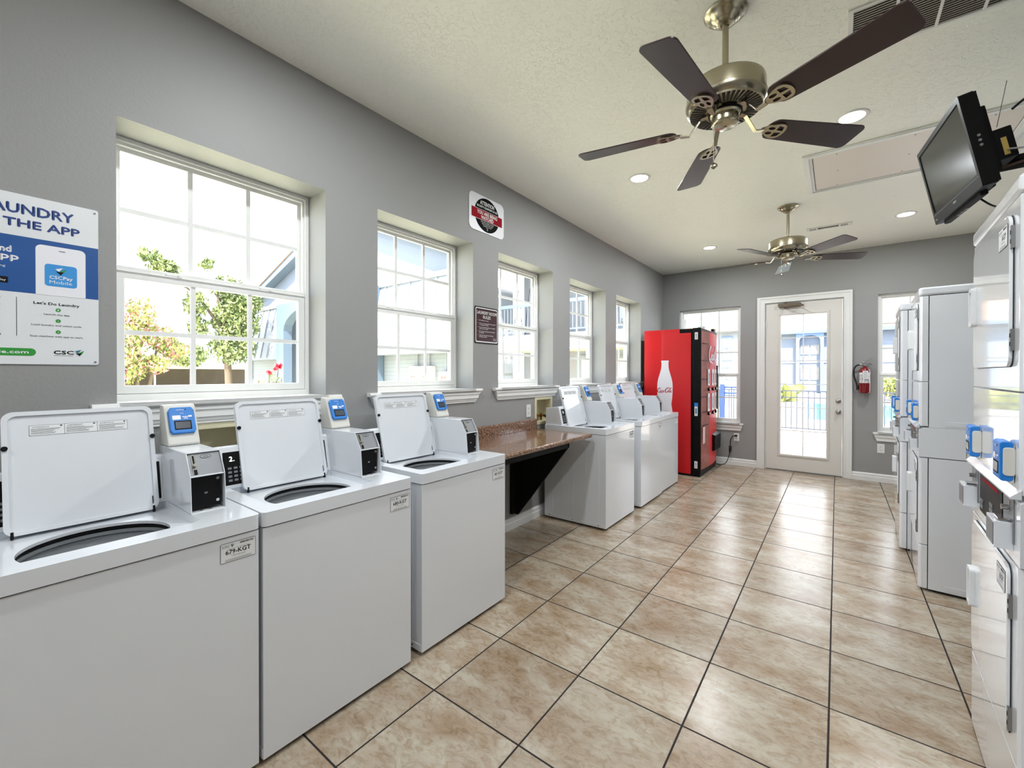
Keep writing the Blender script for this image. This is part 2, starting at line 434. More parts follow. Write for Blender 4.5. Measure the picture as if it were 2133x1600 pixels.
b = MB(); b.box(-0.25, XR + 0.2, YF - 0.2, YB + 0.2, -0.2, 0.0)
struct(b.build('floor', TILE), 'glossy mottled beige ceramic tile floor with dark grout lines')
b = MB(); b.prism(rect(-0.3, XR + 0.2, YF - 0.2, YB + 0.25), ZC, ZC + 0.2,
        holes=[circ(x, y, 0.07, 24) for x, y in ((0.982, 3.477), (0.979, 5.942), (2.373, 3.458), (2.857, 5.894))])
struct(b.build('ceiling', CEIL), 'off white ceiling with knockdown texture')
b = MB(); b.prism(rect(YF - 0.2, YB + 0.2, -0.2, ZC + 0.2), -0.26, 0.0, 'yz',
        holes=[rect(a, c, WZ0, WZ1) for a, c in WIN] + [rect(0.64, 0.87, 0.885, 1.125), rect(3.40, 3.65, 0.915, 1.125)])
struct(b.build('wall_left', WALL), 'grey painted wall with five deep set windows')
b = MB(); b.prism(rect(-0.26, XR + 0.2, -0.2, ZC + 0.2), YB, YB + 0.16, 'xz',
        holes=[rect(a, c, BZ0, BZ1) for a, c in BW] + [rect(DX0, DX1, 0.0, DZ)])
struct(b.build('wall_back', WALL), 'grey painted end wall with the door and two windows')
b = MB(); b.box(XR, XR + 0.2, YF - 0.2, YB + 0.16, -0.2, ZC + 0.2)
struct(b.build('wall_right', WALL), 'grey painted wall behind the dryers')
b = MB(); b.box(-0.26, XR + 0.2, YF - 0.2, YF, -0.2, ZC + 0.2)
struct(b.build('wall_front', WALL), 'grey painted wall behind the photographer')
b = MB(); b.box(-0.7, XR + 0.7, YF - 0.8, YB + 1.15, ZC + 0.2, ZC + 0.32)
struct(b.build('trim_9', mat('roof_fascia', (214, 214, 210), 0.6)), 'flat roof slab over the room with overhanging eaves')

def baseprof(d):   # profile (depth, height)
    return [(0, 0), (0.018 * d, 0), (0.018 * d, 0.058), (0.014 * d, 0.064), (0.014 * d, 0.088), (0.008 * d, 0.098), (0, 0.104)]
b = MB(); b.prism([(p[0], p[1]) for p in baseprof(1)], YF, YB, 'xz')
struct(b.build('baseboard_left', TRIM), 'white moulded baseboard along the window wall')
for nm, x0, x1 in (('baseboard_back', 0.0, 1.369), ('baseboard_back', 2.461, XR)):
    b = MB(); b.prism([(YB - p[0], p[1]) for p in baseprof(1)], x0, x1, 'yz')
    struct(b.build(nm, TRIM), 'white moulded baseboard on the end wall ' + ('left' if x0 < 1 else 'right') + ' of the door')
b = MB(); b.prism([(XR - p[0], p[1]) for p in baseprof(1)], YF, YB, 'xz')
struct(b.build('baseboard_right', TRIM), 'white moulded baseboard behind the dryers')

def single_hung(name, X, w, h, meet, cols, rt_, rb, label):
    """window unit in frame X: x across, y up, z towards the room; face of the frame at z=0"""
    fr = MB(); fr.X = X
    fr.prism(rect(0, w, 0, h), -0.07, 0.0, 'xy', holes=[rect(0.022, w - 0.022, 0.03, h - 0.02)])
    fr.prism(rect(0.022, w - 0.022, 0.03, h - 0.02), -0.07, -0.012, 'xy', holes=[rect(0.034, w - 0.034, 0.045, h - 0.034)])
    win = struct(fr.build(name, VINYL, bevel=0.002), label)
    # upper sash (set back) and lower sash (forward)
    u = MB(); u.X = X
    u.prism(rect(0.034, w - 0.034, meet, h - 0.034), -0.055, -0.035, 'xy', holes=[rect(0.052, w - 0.052, meet + 0.03, h - 0.052)])
    u.build('upper_sash', VINYL, win, bevel=0.002)
    l = MB(); l.X = X
    l.prism(rect(0.024, w - 0.024, 0.032, meet + 0.03), -0.033, -0.004, 'xy', holes=[rect(0.060, w - 0.060, 0.068, meet - 0.024)])
    l.box(0.024, w - 0.024, meet + 0.004, meet + 0.012, -0.004, 0.004)
    l.build('lower_sash', VINYL, win, bevel=0.003)
    mu = MB(); mu.X = X; t = 0.0105
    x0, x1 = 0.052, w - 0.052
    for k in range(1, cols):
        x = x0 + (x1 - x0) * k / cols; mu.box(x - t, x + t, meet + 0.03, h - 0.052, -0.0495, -0.0405)
    for k in range(1, rt_):
        y = meet + 0.03 + (h - 0.082 - meet) * k / rt_; mu.box(x0, x1, y - t, y + t, -0.049, -0.041)
    x0, x1 = 0.060, w - 0.060
    for k in range(1, cols):
        x = x0 + (x1 - x0) * k / cols; mu.box(x - t, x + t, 0.068, meet - 0.024, -0.0225, -0.0135)
    for k in range(1, rb):
        y = 0.068 + (meet - 0.092) * k / rb; mu.box(x0, x1, y - t, y + t, -0.022, -0.014)
    mu.build('muntin_grid', VINYL, win)
    g = MB(); g.X = X; g.box(0.050, w - 0.050, meet + 0.02, h - 0.05, -0.0530, -0.0505); g.build('glass_pane', GLASS, win)
    g = MB(); g.X = X; g.box(0.058, w - 0.058, 0.066, meet - 0.02, -0.0260, -0.0235); g.build('glass_pane', GLASS, win)
    for xx in (w * 0.27, w * 0.73):
        la = MB(); la.X = X; la.box(xx - 0.035, xx + 0.02, meet + 0.012, meet + 0.019, -0.006, 0.004); la.box(xx + 0.012, xx + 0.026, meet + 0.008, meet + 0.022, -0.008, 0.010)
        la.build('sash_latch', VINYL, win, bevel=0.0015)
    return win

pos = ['nearest the poster', 'between the poster window and the rules sign', 'above the counter', 'above the far washers, nearer one', 'next to the vending machine']
for i, (a, c) in enumerate(WIN):
    X = frame((-0.185, a, WZ0), (0, 1, 0), (0, 0, 1))
    cols = 3
    single_hung('window_%d' % (i + 1), X, c - a, WZ1 - WZ0, 0.565, cols, 2, 2, 'white single hung window with grid, ' + pos[i])
    s = MB()
    s.prism([(-0.19, WZ0 - 0.022), (0.035, WZ0 - 0.022), (0.040, WZ0 - 0.012), (0.035, WZ0 + 0.002), (-0.19, WZ0 + 0.002)], a - 0.0, c + 0.0, 'xz')
    s.prism([(0.0, WZ0 - 0.022), (0.035, WZ0 - 0.022), (0.040, WZ0 - 0.012), (0.035, WZ0 + 0.002), (0.0, WZ0 + 0.002)], a - 0.078, c + 0.078, 'xz')
    # mitred apron moulding below the stool, stepped like crown moulding
    steps = [(0.030, WZ0 - 0.022, WZ0 - 0.040, 0.066), (0.024, WZ0 - 0.040, WZ0 - 0.074, 0.052), (0.016, WZ0 - 0.074, WZ0 - 0.090, 0.034), (0.012, WZ0 - 0.090, WZ0 - 0.103, 0.026)]
    for k, (d, z1, z0, e) in enumerate(steps):
        e2 = steps[k + 1][3] if k + 1 < len(steps) else e - 0.01
        s.prism([(a - e2, z0), (c + e2, z0), (c + e, z1), (a - e, z1)], 0.0, d, 'yz')
    struct(s.build('trim_%d' % (i + 1), TRIM, bevel=0.0015), 'white window stool with stepped apron under window ' + str(i + 1))
for i, (a, c) in enumerate(BW):
    X = frame((a, YB + 0.045, BZ0), (1, 0, 0), (0, 0, 1))
    single_hung('window_%d' % (i + 6), X, c - a, BZ1 - BZ0, 0.725, 3, 3, 2, 'tall white window in the end wall ' + ('behind the vending machine' if i == 0 else 'beside the fire extinguisher'))
    s = MB()
    s.prism([(YB + 0.045, BZ0 - 0.022), (YB - 0.038, BZ0 - 0.022), (YB - 0.042, BZ0 - 0.010), (YB - 0.038, BZ0 + 0.002), (YB + 0.045, BZ0 + 0.002)], a, c, 'yz')
    s.prism([(YB, BZ0 - 0.022), (YB - 0.038, BZ0 - 0.022), (YB - 0.042, BZ0 - 0.010), (YB - 0.038, BZ0 + 0.002), (YB, BZ0 + 0.002)], a - 0.045, c + 0.045, 'yz')
    for d, z1, z0, e, e2 in ((0.028, BZ0 - 0.022, BZ0 - 0.060, 0.038, 0.024), (0.018, BZ0 - 0.060, BZ0 - 0.108, 0.022, 0.004)):
        s.prism([(a - e2, z0), (c + e2, z0), (c + e, z1), (a - e, z1)], YB - d, YB, 'xz')
    struct(s.build('trim_%d' % (i + 6), TRIM, bevel=0.0015), 'white stool and apron under the end wall window ' + ('behind the vending machine' if i == 0 else 'right of the door'))

# door casing and door
cs = MB()
for d, o0, o1 in ((0.018, 0.0, 0.10), (0.026, 0.062, 0.10), (0.022, 0.0, 0.02)):
    cs.prism([(DX0 - o1, 0), (DX0 - o0, 0), (DX0 - o0, DZ + o0), (DX1 + o0, DZ + o0), (DX1 + o0, 0), (DX1 + o1 * 0.9, 0), (DX1 + o1 * 0.9, DZ + o1 * 0.9), (DX0 - o1, DZ + o1 * 0.9)], YB - d, YB, 'xz')
cs.prism([(DX0, 0), (DX0 + 0.012, 0), (DX0 + 0.012, DZ - 0.012), (DX1 - 0.012, DZ - 0.012), (DX1 - 0.012, 0), (DX1, 0), (DX1, DZ), (DX0, DZ)], YB, YB + 0.16, 'xz')
struct(cs.build('trim_8', TRIM, bevel=0.0015), 'white moulded casing around the glazed door')
th = MB(); th.box(DX0 + 0.012, DX1 - 0.012, YB - 0.002, YB + 0.17, 0.0, 0.012)
struct(th.build('door_threshold', STEEL), 'metal threshold under the glazed door')
s0, s1, gz0, gz1 = DX0 + 0.014, DX1 - 0.014, 0.242, 2.205
gx0, gx1 = 1.662, 2.190
d = MB(); d.prism(rect(s0, s1, 0.014, DZ - 0.014), YB + 0.006, YB + 0.050, 'xz', holes=[rect(gx0, gx1, gz0, gz1)])
door = struct(d.build('door_1', DOORP, bevel=0.0015), 'white exterior door with a tall twelve pane glass')
d = MB()
d.prism(rect(gx0 - 0.032, gx1 + 0.032, gz0 - 0.034, gz1 + 0.034), YB - 0.004, YB + 0.010, 'xz', holes=[rect(gx0, gx1, gz0, gz1)])
d.prism(rect(gx0 - 0.022, gx1 + 0.022, gz0 - 0.024, gz1 + 0.024), YB - 0.009, YB + 0.006, 'xz', holes=[rect(gx0 - 0.006, gx1 + 0.006, gz0 - 0.006, gz1 + 0.006)])
d.build('glass_surround', DOORP, door, bevel=0.002)
d = MB(); d.box(gx0, gx1, YB + 0.029, YB + 0.033, gz0, gz1); d.build('glass_pane', GLASS, door)
d = MB()
d.box((gx0 + gx1) / 2 - 0.006, (gx0 + gx1) / 2 + 0.006, YB + 0.0175, YB + 0.0265, gz0, gz1)
for k in range(1, 6):
    z = gz0 + (gz1 - gz0) * k / 6 + 0.008; d.box(gx0, gx1, YB + 0.018, YB + 0.026, z - 0.006, z + 0.006)
d.build('muntin_grid', VINYL, door)
for nm, z, r in (('deadbolt', 1.012, 0.028), ('door_knob', 0.872, 0.030)):
    d = MB(); R = Matrix.Translation((2.318, YB + 0.006, z)) @ Matrix.Rotation(PI / 2, 4, 'X')
    d.lathe([(r, 0), (r, 0.004), (r * 0.9, 0.008), (0.012, 0.010), (0.012, 0.024), (0.020, 0.030), (0.026, 0.040), (0.025, 0.052), (0.016, 0.060), (0.0, 0.062)] if nm == 'door_knob' else
            [(r, 0), (r, 0.006), (r * 0.8, 0.012), (0.012, 0.014), (0.012, 0.017), (0, 0.017)], n=24, X=R)
    if nm == 'deadbolt': d.box(2.310, 2.326, YB - 0.026, YB - 0.006, z - 0.004, z + 0.004)
    d.build(nm, BRASS, door)
d = MB()   # surface closer body with its folded arm
d.prism(rrect(1.628, 1.905, 2.318, 2.368, 0.02), YB - 0.050, YB + 0.006, 'xz')
d.cyl((1.715, YB - 0.02, 2.310), (1.715, YB - 0.02, 2.385), 0.016)
d.tube([(1.715, YB - 0.025, 2.305), (1.80, YB - 0.15, 2.302), (1.93, YB - 0.24, 2.300)], 0.011)
d.tube([(1.93, YB - 0.24, 2.300), (1.90, YB - 0.12, 2.305), (1.885, YB - 0.02, 2.310)], 0.008)
d.cyl((1.93, YB - 0.24, 2.29), (1.93, YB - 0.24, 2.312), 0.014)
d.build('door_closer', BRONZE, door, bevel=0.002)
for z in (0.3, 1.2, 2.1):
    d = MB(); d.box(s0 - 0.010, s0 + 0.004, YB - 0.006, YB + 0.008, z - 0.045, z + 0.045); d.build('door_hinge', TRIM, door)

# ================================================================== WASHERS
WO = (0.38, 0.325, 0.0)
WXF = 0.702
def logo_tris(b, M, x, y, s, mi=(1, 2, 3)):
    """three-triangle company mark"""
    b.add([(x, y + s * 0.75, .0008), (x + s * 0.75, y + s, .0008), (x + s * 0.35, y + s * 0.45, .0008)], [(0, 1, 2)], mi[0], False, M)
    b.add([(x + s * 0.45, y + s * 0.5, .0009), (x + s * 1.05, y + s * 0.85, .0009), (x + s * 0.8, y + s * 0.3, .0009)], [(0, 1, 2)], mi[1], False, M)
    b.add([(x + s * 0.1, y + s * 0.45, .0010), (x + s * 0.8, y + s * 0.42, .0010), (x + s * 0.55, y, .0010)], [(0, 1, 2)], mi[2], False, M)

def asset_label_mesh(M, num, org, w=0.106, h=0.064):
    b = MB(org)
    b.prism(rrect(0, w, 0, h, 0.005), 0.0, 0.0005, 'xy', m=1, X=M)
    b.prism(rrect(0.0012, w - 0.0012, 0.0012, h - 0.0012, 0.004), 0.0003, 0.0007, 'xy', m=0, X=M)
    b.text('CSC', M, 0.005, 0.026, h - 0.0125, 0.0062, 1, 0.0009)
    b.text('SERVICEWORKS', M, 0.005, 0.026, h - 0.0155, 0.0017, 2, 0.0009)
    logo_tris(b, M, 0.029, h - 0.0155, 0.011, (3, 4, 1))
    x = 0.058
    rnd = random.Random(5)
    while x < w - 0.007:
        ww = rnd.choice((0.0007, 0.0012, 0.0018)); b.quad(M, x, x + ww, h - 0.011, h - 0.0045, 0.0009, 1); x += ww + rnd.choice((0.0007, 0.0011))
    b.quad(M, 0.022, 0.086, h - 0.0205, h - 0.0198, 0.0009, 1)
    if num: b.text(num, M, 0.015, 0.090, h - 0.0380, 0.0150, 1, 0.0009, bold=0.00045)
    else: b.text('KGT', M, 0.045, 0.090, h - 0.0380, 0.0150, 1, 0.0009, bold=0.00045)
    b.text('To report service', M, 0.024, 0.046, h - 0.0415, 0.0016, 2, 0.0009)
    b.text('1-877-264-6622', M, 0.034, 0.074, h - 0.0470, 0.0038, 1, 0.0009)
    for k in range(3): b.quad(M, 0.014, 0.092, 0.0085 - k * 0.0026, 0.0093 - k * 0.0026, 0.0009, 1 if k == 0 else 2)
    return b

def reader_face(b, M, w, h, dark=2, white=3, ink=4):
    """printed face of a card reader: wordmark, contactless mark, stickers, screen. frame M: origin lower left"""
    b.prism(rrect(w * 0.17, w * 0.83, h * 0.13, h * 0.47, 0.002), 0.0002, 0.0008, 'xy', m=ink, X=M)
    b.prism(rect(w * 0.21, w * 0.79, h * 0.17, h * 0.43), 0.0006, 0.0011, 'xy', m=dark, X=M)
    b.text('CSCPay', M, w * 0.30, w * 0.60, h * 0.87, 0.0055, white, 0.0008)
    b.cyl(M @ Vector((w * 0.66, h * 0.90, 0)), M @ Vector((w * 0.66, h * 0.90, 0.001)), 0.0022, n=10, m=ink)
    for k in range(3): b.ribbon([(w * 0.44 + k * 0.004 + 0.0012 * math.cos(a), h * 0.755 + (0.003 + k * 0.001) * math.sin(a)) for a in [-1, -0.5, 0, 0.5, 1]], 0.0008, M, 0.0008, white)
    b.quad(M, w * 0.50, w * 0.72, h * 0.60, h * 0.63, 0.0008, white); b.quad(M, w * 0.74, w * 0.88, h * 0.60, h * 0.66, 0.0008, white)
    b.quad(M, w * 0.12, w * 0.44, h * 0.52, h * 0.68, 0.0007, white)
    b.quad(M, w * 0.55, w * 0.72, h * 0.54, h * 0.57, 0.0008, white)

def make_washer():
    t = thing('washing_machine', '', 'washing machine')
    o = WO
    b = MB(o)                                    # painted steel cabinet with pressed ribs in the sides
    b.prism(rect(0.065, 0.700, 0.0, 0.650), 0.020, 0.836, 'xy', holes=[circ(0.46, 0.30, 0.232, 40)])
    for x in (0.155, 0.27, 0.375, 0.505, 0.63):
        for y, e in ((-0.0015, 0.0), (0.650, 0.6515)): b.box(x - 0.002, x + 0.002, y, e if y > 0 else 0.0, 0.07, 0.80)
    b.box(0.07, 0.695, -0.002, 0.0, 0.022, 0.055)
    for x in (0.12, 0.37, 0.63): b.cyl((x, -0.004, 0.038), (x, 0.0, 0.038), 0.004, n=10, m=1)
    b.build('cabinet', [ENAMEL, GAP], t, bevel=0.006, seg=3)
    g = MB(o); g.prism(rect(0.075, 0.694, 0.006, 0.644), 0.834, 0.8405, 'xy', holes=[circ(0.46, 0.30, 0.230, 40)]); g.build('seam_gasket', GAP, t)
    for x in (0.12, 0.64):
        for y in (0.06, 0.59):
            f = MB(o); f.cyl((x, y, 0.0), (x, y, 0.022), 0.02, n=12); f.build('foot', RUBBER, t)
    # deck: outer ring, well and tub opening
    OPX, OPY, OR = 0.478, 0.282, 0.172
    b = MB(o)
    well = rrect(0.235, 0.628, 0.055, 0.505, 0.03)
    b.prism(rrect(0.062, 0.706, -0.003, 0.653, 0.016), 0.8405, 0.891, 'xy', holes=[well])
    n = 48
    opening = []
    for k in range(n):
        a = 2 * PI * k / n; x = OPX + OR * math.cos(a); opening.append((min(x, OPX + 0.135), OPY + OR * math.sin(a)))
    b.prism(rrect(0.230, 0.632, 0.050, 0.510, 0.03), 0.852, 0.862, 'xy', holes=[opening])
    b.build('top_deck', ENAMEL, t, bevel=0.0075, seg=4, ang=50)
    # raised strip beside the well where the coin case is bolted
    b = MB(o); b.lathe([(OR + 0.022, 0.851), (OR + 0.004, 0.850), (OR + 0.002, 0.842), (OR + 0.016, 0.839)], (OPX, OPY, 0), n=48, cap=False)
    b.build('tub_ring', BLACK, t)
    b = MB(o); pr = [(OR + 0.030, 0.840), (OR + 0.004, 0.837), (OR + 0.004, 0.826), (OR + 0.010, 0.822), (OR + 0.010, 0.785), (OR + 0.003, 0.779), (OR + 0.010, 0.772), (OR + 0.016, 0.72), (OR + 0.040, 0.69), (OR + 0.05, 0.68), (OR + 0.05, 0.42), (0.0, 0.40)]
    b.lathe(pr, (OPX, OPY, 0), n=48, cap=False); b.build('basket', TUBM, t)
    b = MB(o); b.lathe([(0.12, 0.40), (0.07, 0.46), (0.045, 0.60), (0.04, 0.74), (0.03, 0.765), (0, 0.77)], (OPX - 0.02, OPY + 0.02, 0), n=28)
    for k in range(4):
        a = k * PI / 2 + 0.4; c, s_ = math.cos(a), math.sin(a)
        b.add([(OPX - 0.02 + c * 0.03, OPY + 0.02 + s_ * 0.03, 0.42), (OPX - 0.02 + c * 0.14, OPY + 0.02 + s_ * 0.14, 0.42), (OPX - 0.02 + c * 0.05, OPY + 0.02 + s_ * 0.05, 0.66)], [(0, 1, 2)])
    b.build('agitator', PLASTIC_W, t)
    # lid, standing open: local frame x across (+y), y up along the lid, z towards the room
    tilt = math.atan2(0.098, 0.368)
    LM = frame((0.272, 0.100, 0.872), (0, 1, 0), (-math.sin(tilt), 0, math.cos(tilt)))
    W, H = 0.378, 0.393
    b = MB(o)
    b.prism(rrect(0, W, 0, H, 0.028, 8), -0.016, 0.004, 'xy', holes=[rrect(0.013, W - 0.013, 0.012, H - 0.014, 0.022, 8)], X=LM)
    b.prism(rrect(0.008, W - 0.008, 0.008, H - 0.008, 0.024, 8), -0.014, -0.003, 'xy', X=LM)
    lid = b.build('lid', ENAMEL, t, bevel=0.0035, seg=3)
    for x in (0.006, W - 0.006):
        k = MB(o); p = LM @ Vector((x, H * 0.70, 0.003)); k.cyl(p, p + (LM.to_3x3() @ Vector((0, 0, 0.006))), 0.0078, n=14); k.build('lid_bumper', BLACK, lid)
    for x, w_ in ((0.014, 0.007), (W - 0.020, 0.007)):
        k = MB(o); k.box(x, x + w_, -0.008, 0.014, -0.004, 0.0045, X=LM); k.box(x + 0.002, x + 0.0045, 0.014, 0.050 if x > 0.1 else 0.016, -0.004, -0.0015, X=LM); k.cyl(LM @ Vector((x, -0.004, 0)), LM @ Vector((x + w_, -0.004, 0)), 0.005, n=10)
        k.build('lid_hinge', BLACKM, lid)
    k = MB(o)      # warning label in three languages
    lx0, lx1, ly0, ly1 = 0.060, 0.304, H - 0.082, H - 0.047
    k.quad(LM, lx0, lx1, ly0, ly1, -0.0024, 1); k.quad(LM, lx0 + 0.001, lx1 - 0.001, ly0 + 0.001, ly1 - 0.001, -0.0021, 0)
    for c, wd in enumerate(('WARNING', 'AVERTISSEMENT', 'ADVERTENCIA')):
        a = lx0 + (lx1 - lx0) * c / 3; e = lx0 + (lx1 - lx0) * (c + 1) / 3
        if c: k.quad(LM, a - 0.0005, a + 0.0005, ly0, ly1, -0.0018, 1)
        k.text(wd, LM, a + 0.006, a + 0.045, ly1 - 0.0085, 0.0045, 1, -0.0018)
        rnd = random.Random(c)
        for q in range(6): k.quad(LM, a + 0.004, a + (e - a) * rnd.uniform(0.55, 0.94), ly1 - 0.0130 - q * 0.0034, ly1 - 0.0118 - q * 0.0034, -0.0018, 1)
        p = LM @ Vector((e - 0.008, ly1 - 0.005, -0.002)); k.cyl(p, p + LM.to_3x3() @ Vector((0, 0, .0003)), 0.003, n=10, m=1)
    k.build('warning_label', [PAPER, INKG], lid, flatn=True)
    # control console at the back
    b = MB(o); b.prism([(0.068, 0.889), (0.252, 0.889), (0.213, 1.062), (0.20, 1.066), (0.072, 1.048)], 0.012, 0.640, 'xz')
    con = b.build('control_console', ENAMEL, t, bevel=0.004)
    ca = math.atan2(0.252 - 0.213, 1.062 - 0.889)
    CM_ = frame((0.2524, 0.0, 0.889), (0, 1, 0), (-math.sin(ca), 0, math.cos(ca)))
    k = MB(o)
    k.prism(rrect(0.030, 0.495, 0.010, 0.160, 0.004), 0.0, 0.003, 'xy', m=0, X=CM_)
    k.prism(rrect(0.036, 0.489, 0.015, 0.155, 0.003), 0.003, 0.0034, 'xy', m=1, X=CM_)
    for r in range(4):
        for c in range(3):
            k.prism(rrect(0.052 + c * 0.022, 0.066 + c * 0.022, 0.030 + r * 0.017, 0.039 + r * 0.017, 0.002), 0.0034, 0.0048, 'xy', m=2, X=CM_)
    k.build('keypad_panel', [PLASTIC_W, BLACK, GREYP], con)
    k = MB(o); k.text('2', CM_, 0.060, 0.072, 0.115, 0.021, 0, 0.0040, bold=0.0006); k.quad(CM_, 0.076, 0.079, 0.115, 0.118, 0.0040, 0)
    k.build('lit_digit', LED, con, flatn=True)
    # coin meter case, side profile (x,z)
    y0, y1 = 0.505, 0.612
    prof = [(0.165, 0.888), (0.165, 1.095), (0.467, 1.095), (0.515, 1.018), (0.527, 0.888)]
    b = MB(o)
    b.prism(prof, y0, y0 + 0.003, 'xz'); b.prism(prof, y1 - 0.003, y1, 'xz')
    b.prism([(0.165, 1.092), (0.165, 1.0955), (0.467, 1.0955), (0.467, 1.092)], y0 + 0.0031, y1 - 0.0031, 'xz')
    b.box(0.168, 0.430, y0 + 0.0031, y1 - 0.0031, 0.889, 1.0915)
    b.prism([(0.43, 1.014), (0.43, 1.018), (0.513, 1.018), (0.514, 1.014)], y0 + 0.0031, y1 - 0.0031, 'xz')
    b.box(0.43, 0.5255, y0 + 0.0031, y1 - 0.0031, 0.8885, 0.893)
    mtr = b.build('coin_meter', ENAMEL, t, bevel=0.0012)
    a = math.atan2(0.513 - 0.467, 1.092 - 1.018)
    PM = frame((0.506, y0 + 0.004, 1.018), (0, 1, 0), (-math.sin(a), 0, math.cos(a))); pw = y1 - y0 - 0.008
    k = MB(o); k.prism(rect(0, pw, 0, 0.087), -0.004, 0.0, 'xy', X=PM)
    k.prism(rrect(0.010, 0.024, 0.004, 0.080, 0.006), 0.0, 0.002, 'xy', m=1, X=PM)
    k.prism(rect(0.014, 0.019, 0.030, 0.076), 0.002, 0.0026, 'xy', m=2, X=PM); k.prism(rect(0.012, 0.022, 0.004, 0.022), 0.002, 0.0028, 'xy', m=2, X=PM)
    p = PM @ Vector((0.016, 0.036, 0.002)); k.cyl(p, p + PM.to_3x3() @ Vector((0, 0, 0.012)), 0.006, n=12, m=1)
    k.prism(circ(0.055, 0.070, 0.017, 20, 0.008), 0.0, 0.0008, 'xy', m=2, X=PM); k.prism(circ(0.055, 0.070, 0.0158, 20, 0.0068), 0.0006, 0.0011, 'xy', m=0, X=PM)
    k.text('25¢', PM, 0.047, 0.063, 0.0672, 0.006, 2, 0.0014)
    k.build('coin_slot_plate', [GREYP, CHROME, INK], mtr)
    k = MB(o); k.box(0.470, 0.506, y0 + 0.004, y1 - 0.012, 0.903, 1.013)
    for yy, zz in ((y1 - 0.022, 1.000), (y1 - 0.022, 0.921)): k.cyl((0.506, yy, zz), (0.5095, yy, zz), 0.0055, n=12, m=1)
    k.box(0.506, 0.5068, y0 + 0.045, y0 + 0.055, 0.950, 0.956, m=1)
    k.build('coin_vault_door', [BLACK, CHROME], mtr, bevel=0.0008)
    k = MB(o)
    for yy in (0.53, 0.558): k.prism([(0.505, yy), (0.512, yy + 0.009), (0.505, yy + 0.018)], 0.893, 0.8936, 'xy')
    k.build('vault_arrow_mark', INK, mtr)
    # card reader riding on the meter
    rp = [(0.150, 1.0965), (0.258, 1.0965), (0.262, 1.104), (0.200, 1.246), (0.190, 1.254), (0.158, 1.254), (0.150, 1.246)]
    b = MB(o); b.prism(rp, 0.507, 0.611, 'xz'); rd = b.build('card_reader', PLASTIC_B, t, bevel=0.007, seg=3, ang=25)
    a = math.atan2(0.262 - 0.200, 1.246 - 1.104); RM = frame((0.262, 0.5175, 1.104), (0, 1, 0), (-math.sin(a), 0, math.cos(a)))
    RM = RM @ Matrix.Translation((0, 0.040, 0))
    k = MB(o); k.prism([(0.006, 0), (0.078, 0), (0.084, 0.012), (0.084, 0.094), (0.076, 0.108), (0.008, 0.108), (0, 0.094), (0, 0.012)], -0.002, 0.012, 'xy', m=0, X=RM)
    k.build('blue_bezel', BLUE, rd, bevel=0.003, seg=2)
    k = MB(o); reader_face(k, RM @ Matrix.Translation((0, 0, 0.0118)), 0.084, 0.108, 1, 0, 2)
    k.build('reader_display', [WHITEP, SCREEN, INK], rd)
    return t

w0 = make_washer(); KM = kid_map(w0)
NUMS = ['679-KGT', '680-KGT', '681-KGT', '682-KGT', '683-KGT', '684-KGT']
WY = [-0.003, 0.660, 1.380, 3.447, 4.243, 4.908]
WX = [0.0, 0.003, 0.0, 0.0, 0.016, 0.0]
WL = ['white top loading washing machine nearest the camera, lid open, asset sticker 679-KGT',
      'white top loading washing machine with open lid and asset sticker 680-KGT',
      'white top loading washing machine with open lid, left of the countertop',
      'white top loading washing machine showing its ribbed side, right of the countertop',
      'middle washing machine of the three far ones beyond the countertop',
      'white washing machine farthest from the camera, beside the red vending machine']
for i in range(6):
    o = w0 if i == 0 else copy_tree(w0, KM)
    o.location = (WO[0] + WX[i], WO[1] + WY[i], 0); o['label'] = WL[i]; o['group'] = 'washing machines along the window wall'
    M = frame((0.7004, 0.534 if i < 5 else 0.52, 0.754), (0, 1, 0), (0, 0, 1))
    asset_label_mesh(M, NUMS[i], WO).build('asset_label', [PAPER, INK, INKG, TEAL, GREEN], o, flatn=True)

# ================================================================== COUNTERTOP
t = thing('countertop', 'brown speckled laminate countertop between the washers, on a black wall bracket', 'countertop', (0.3, 2.7, 0))
o = (0.3, 2.7, 0); cy0, cy1 = 2.036, 3.362
b = MB(o); b.prism([(0.0, 0.822), (0.598, 0.822), (0.606, 0.826), (0.608, 0.834), (0.612, 0.838), (0.614, 0.846), (0.608, 0.854), (0.598, 0.857), (0.0, 0.857)], cy0, cy1, 'xz')
b.build('worktop', GRANITE, t, bevel=0.001)
b = MB(o); b.prism([(0.004, 0.857), (0.036, 0.857), (0.034, 0.935), (0.030, 0.945), (0.020, 0.950), (0.004, 0.950)], cy0, cy1, 'xz'); b.build('backsplash', GRANITE, t, bevel=0.002)
b = MB(o); b.box(0.53, 0.55, cy0 + 0.01, 3.07, 0.770, 0.822); b.build('apron_rail', BLACKM, t)
b = MB(o); b.prism([(0.004, 0.12), (0.035, 0.12), (0.550, 0.775), (0.550, 0.820), (0.004, 0.820)], 3.055, 3.073, 'xz'); b.build('bracket_panel', BLACKM, t)
b = MB(o); b.box(0.004, 0.03, 2.98, 3.055, 0.14, 0.820); b.build('bracket_upright', BLACKM, t)

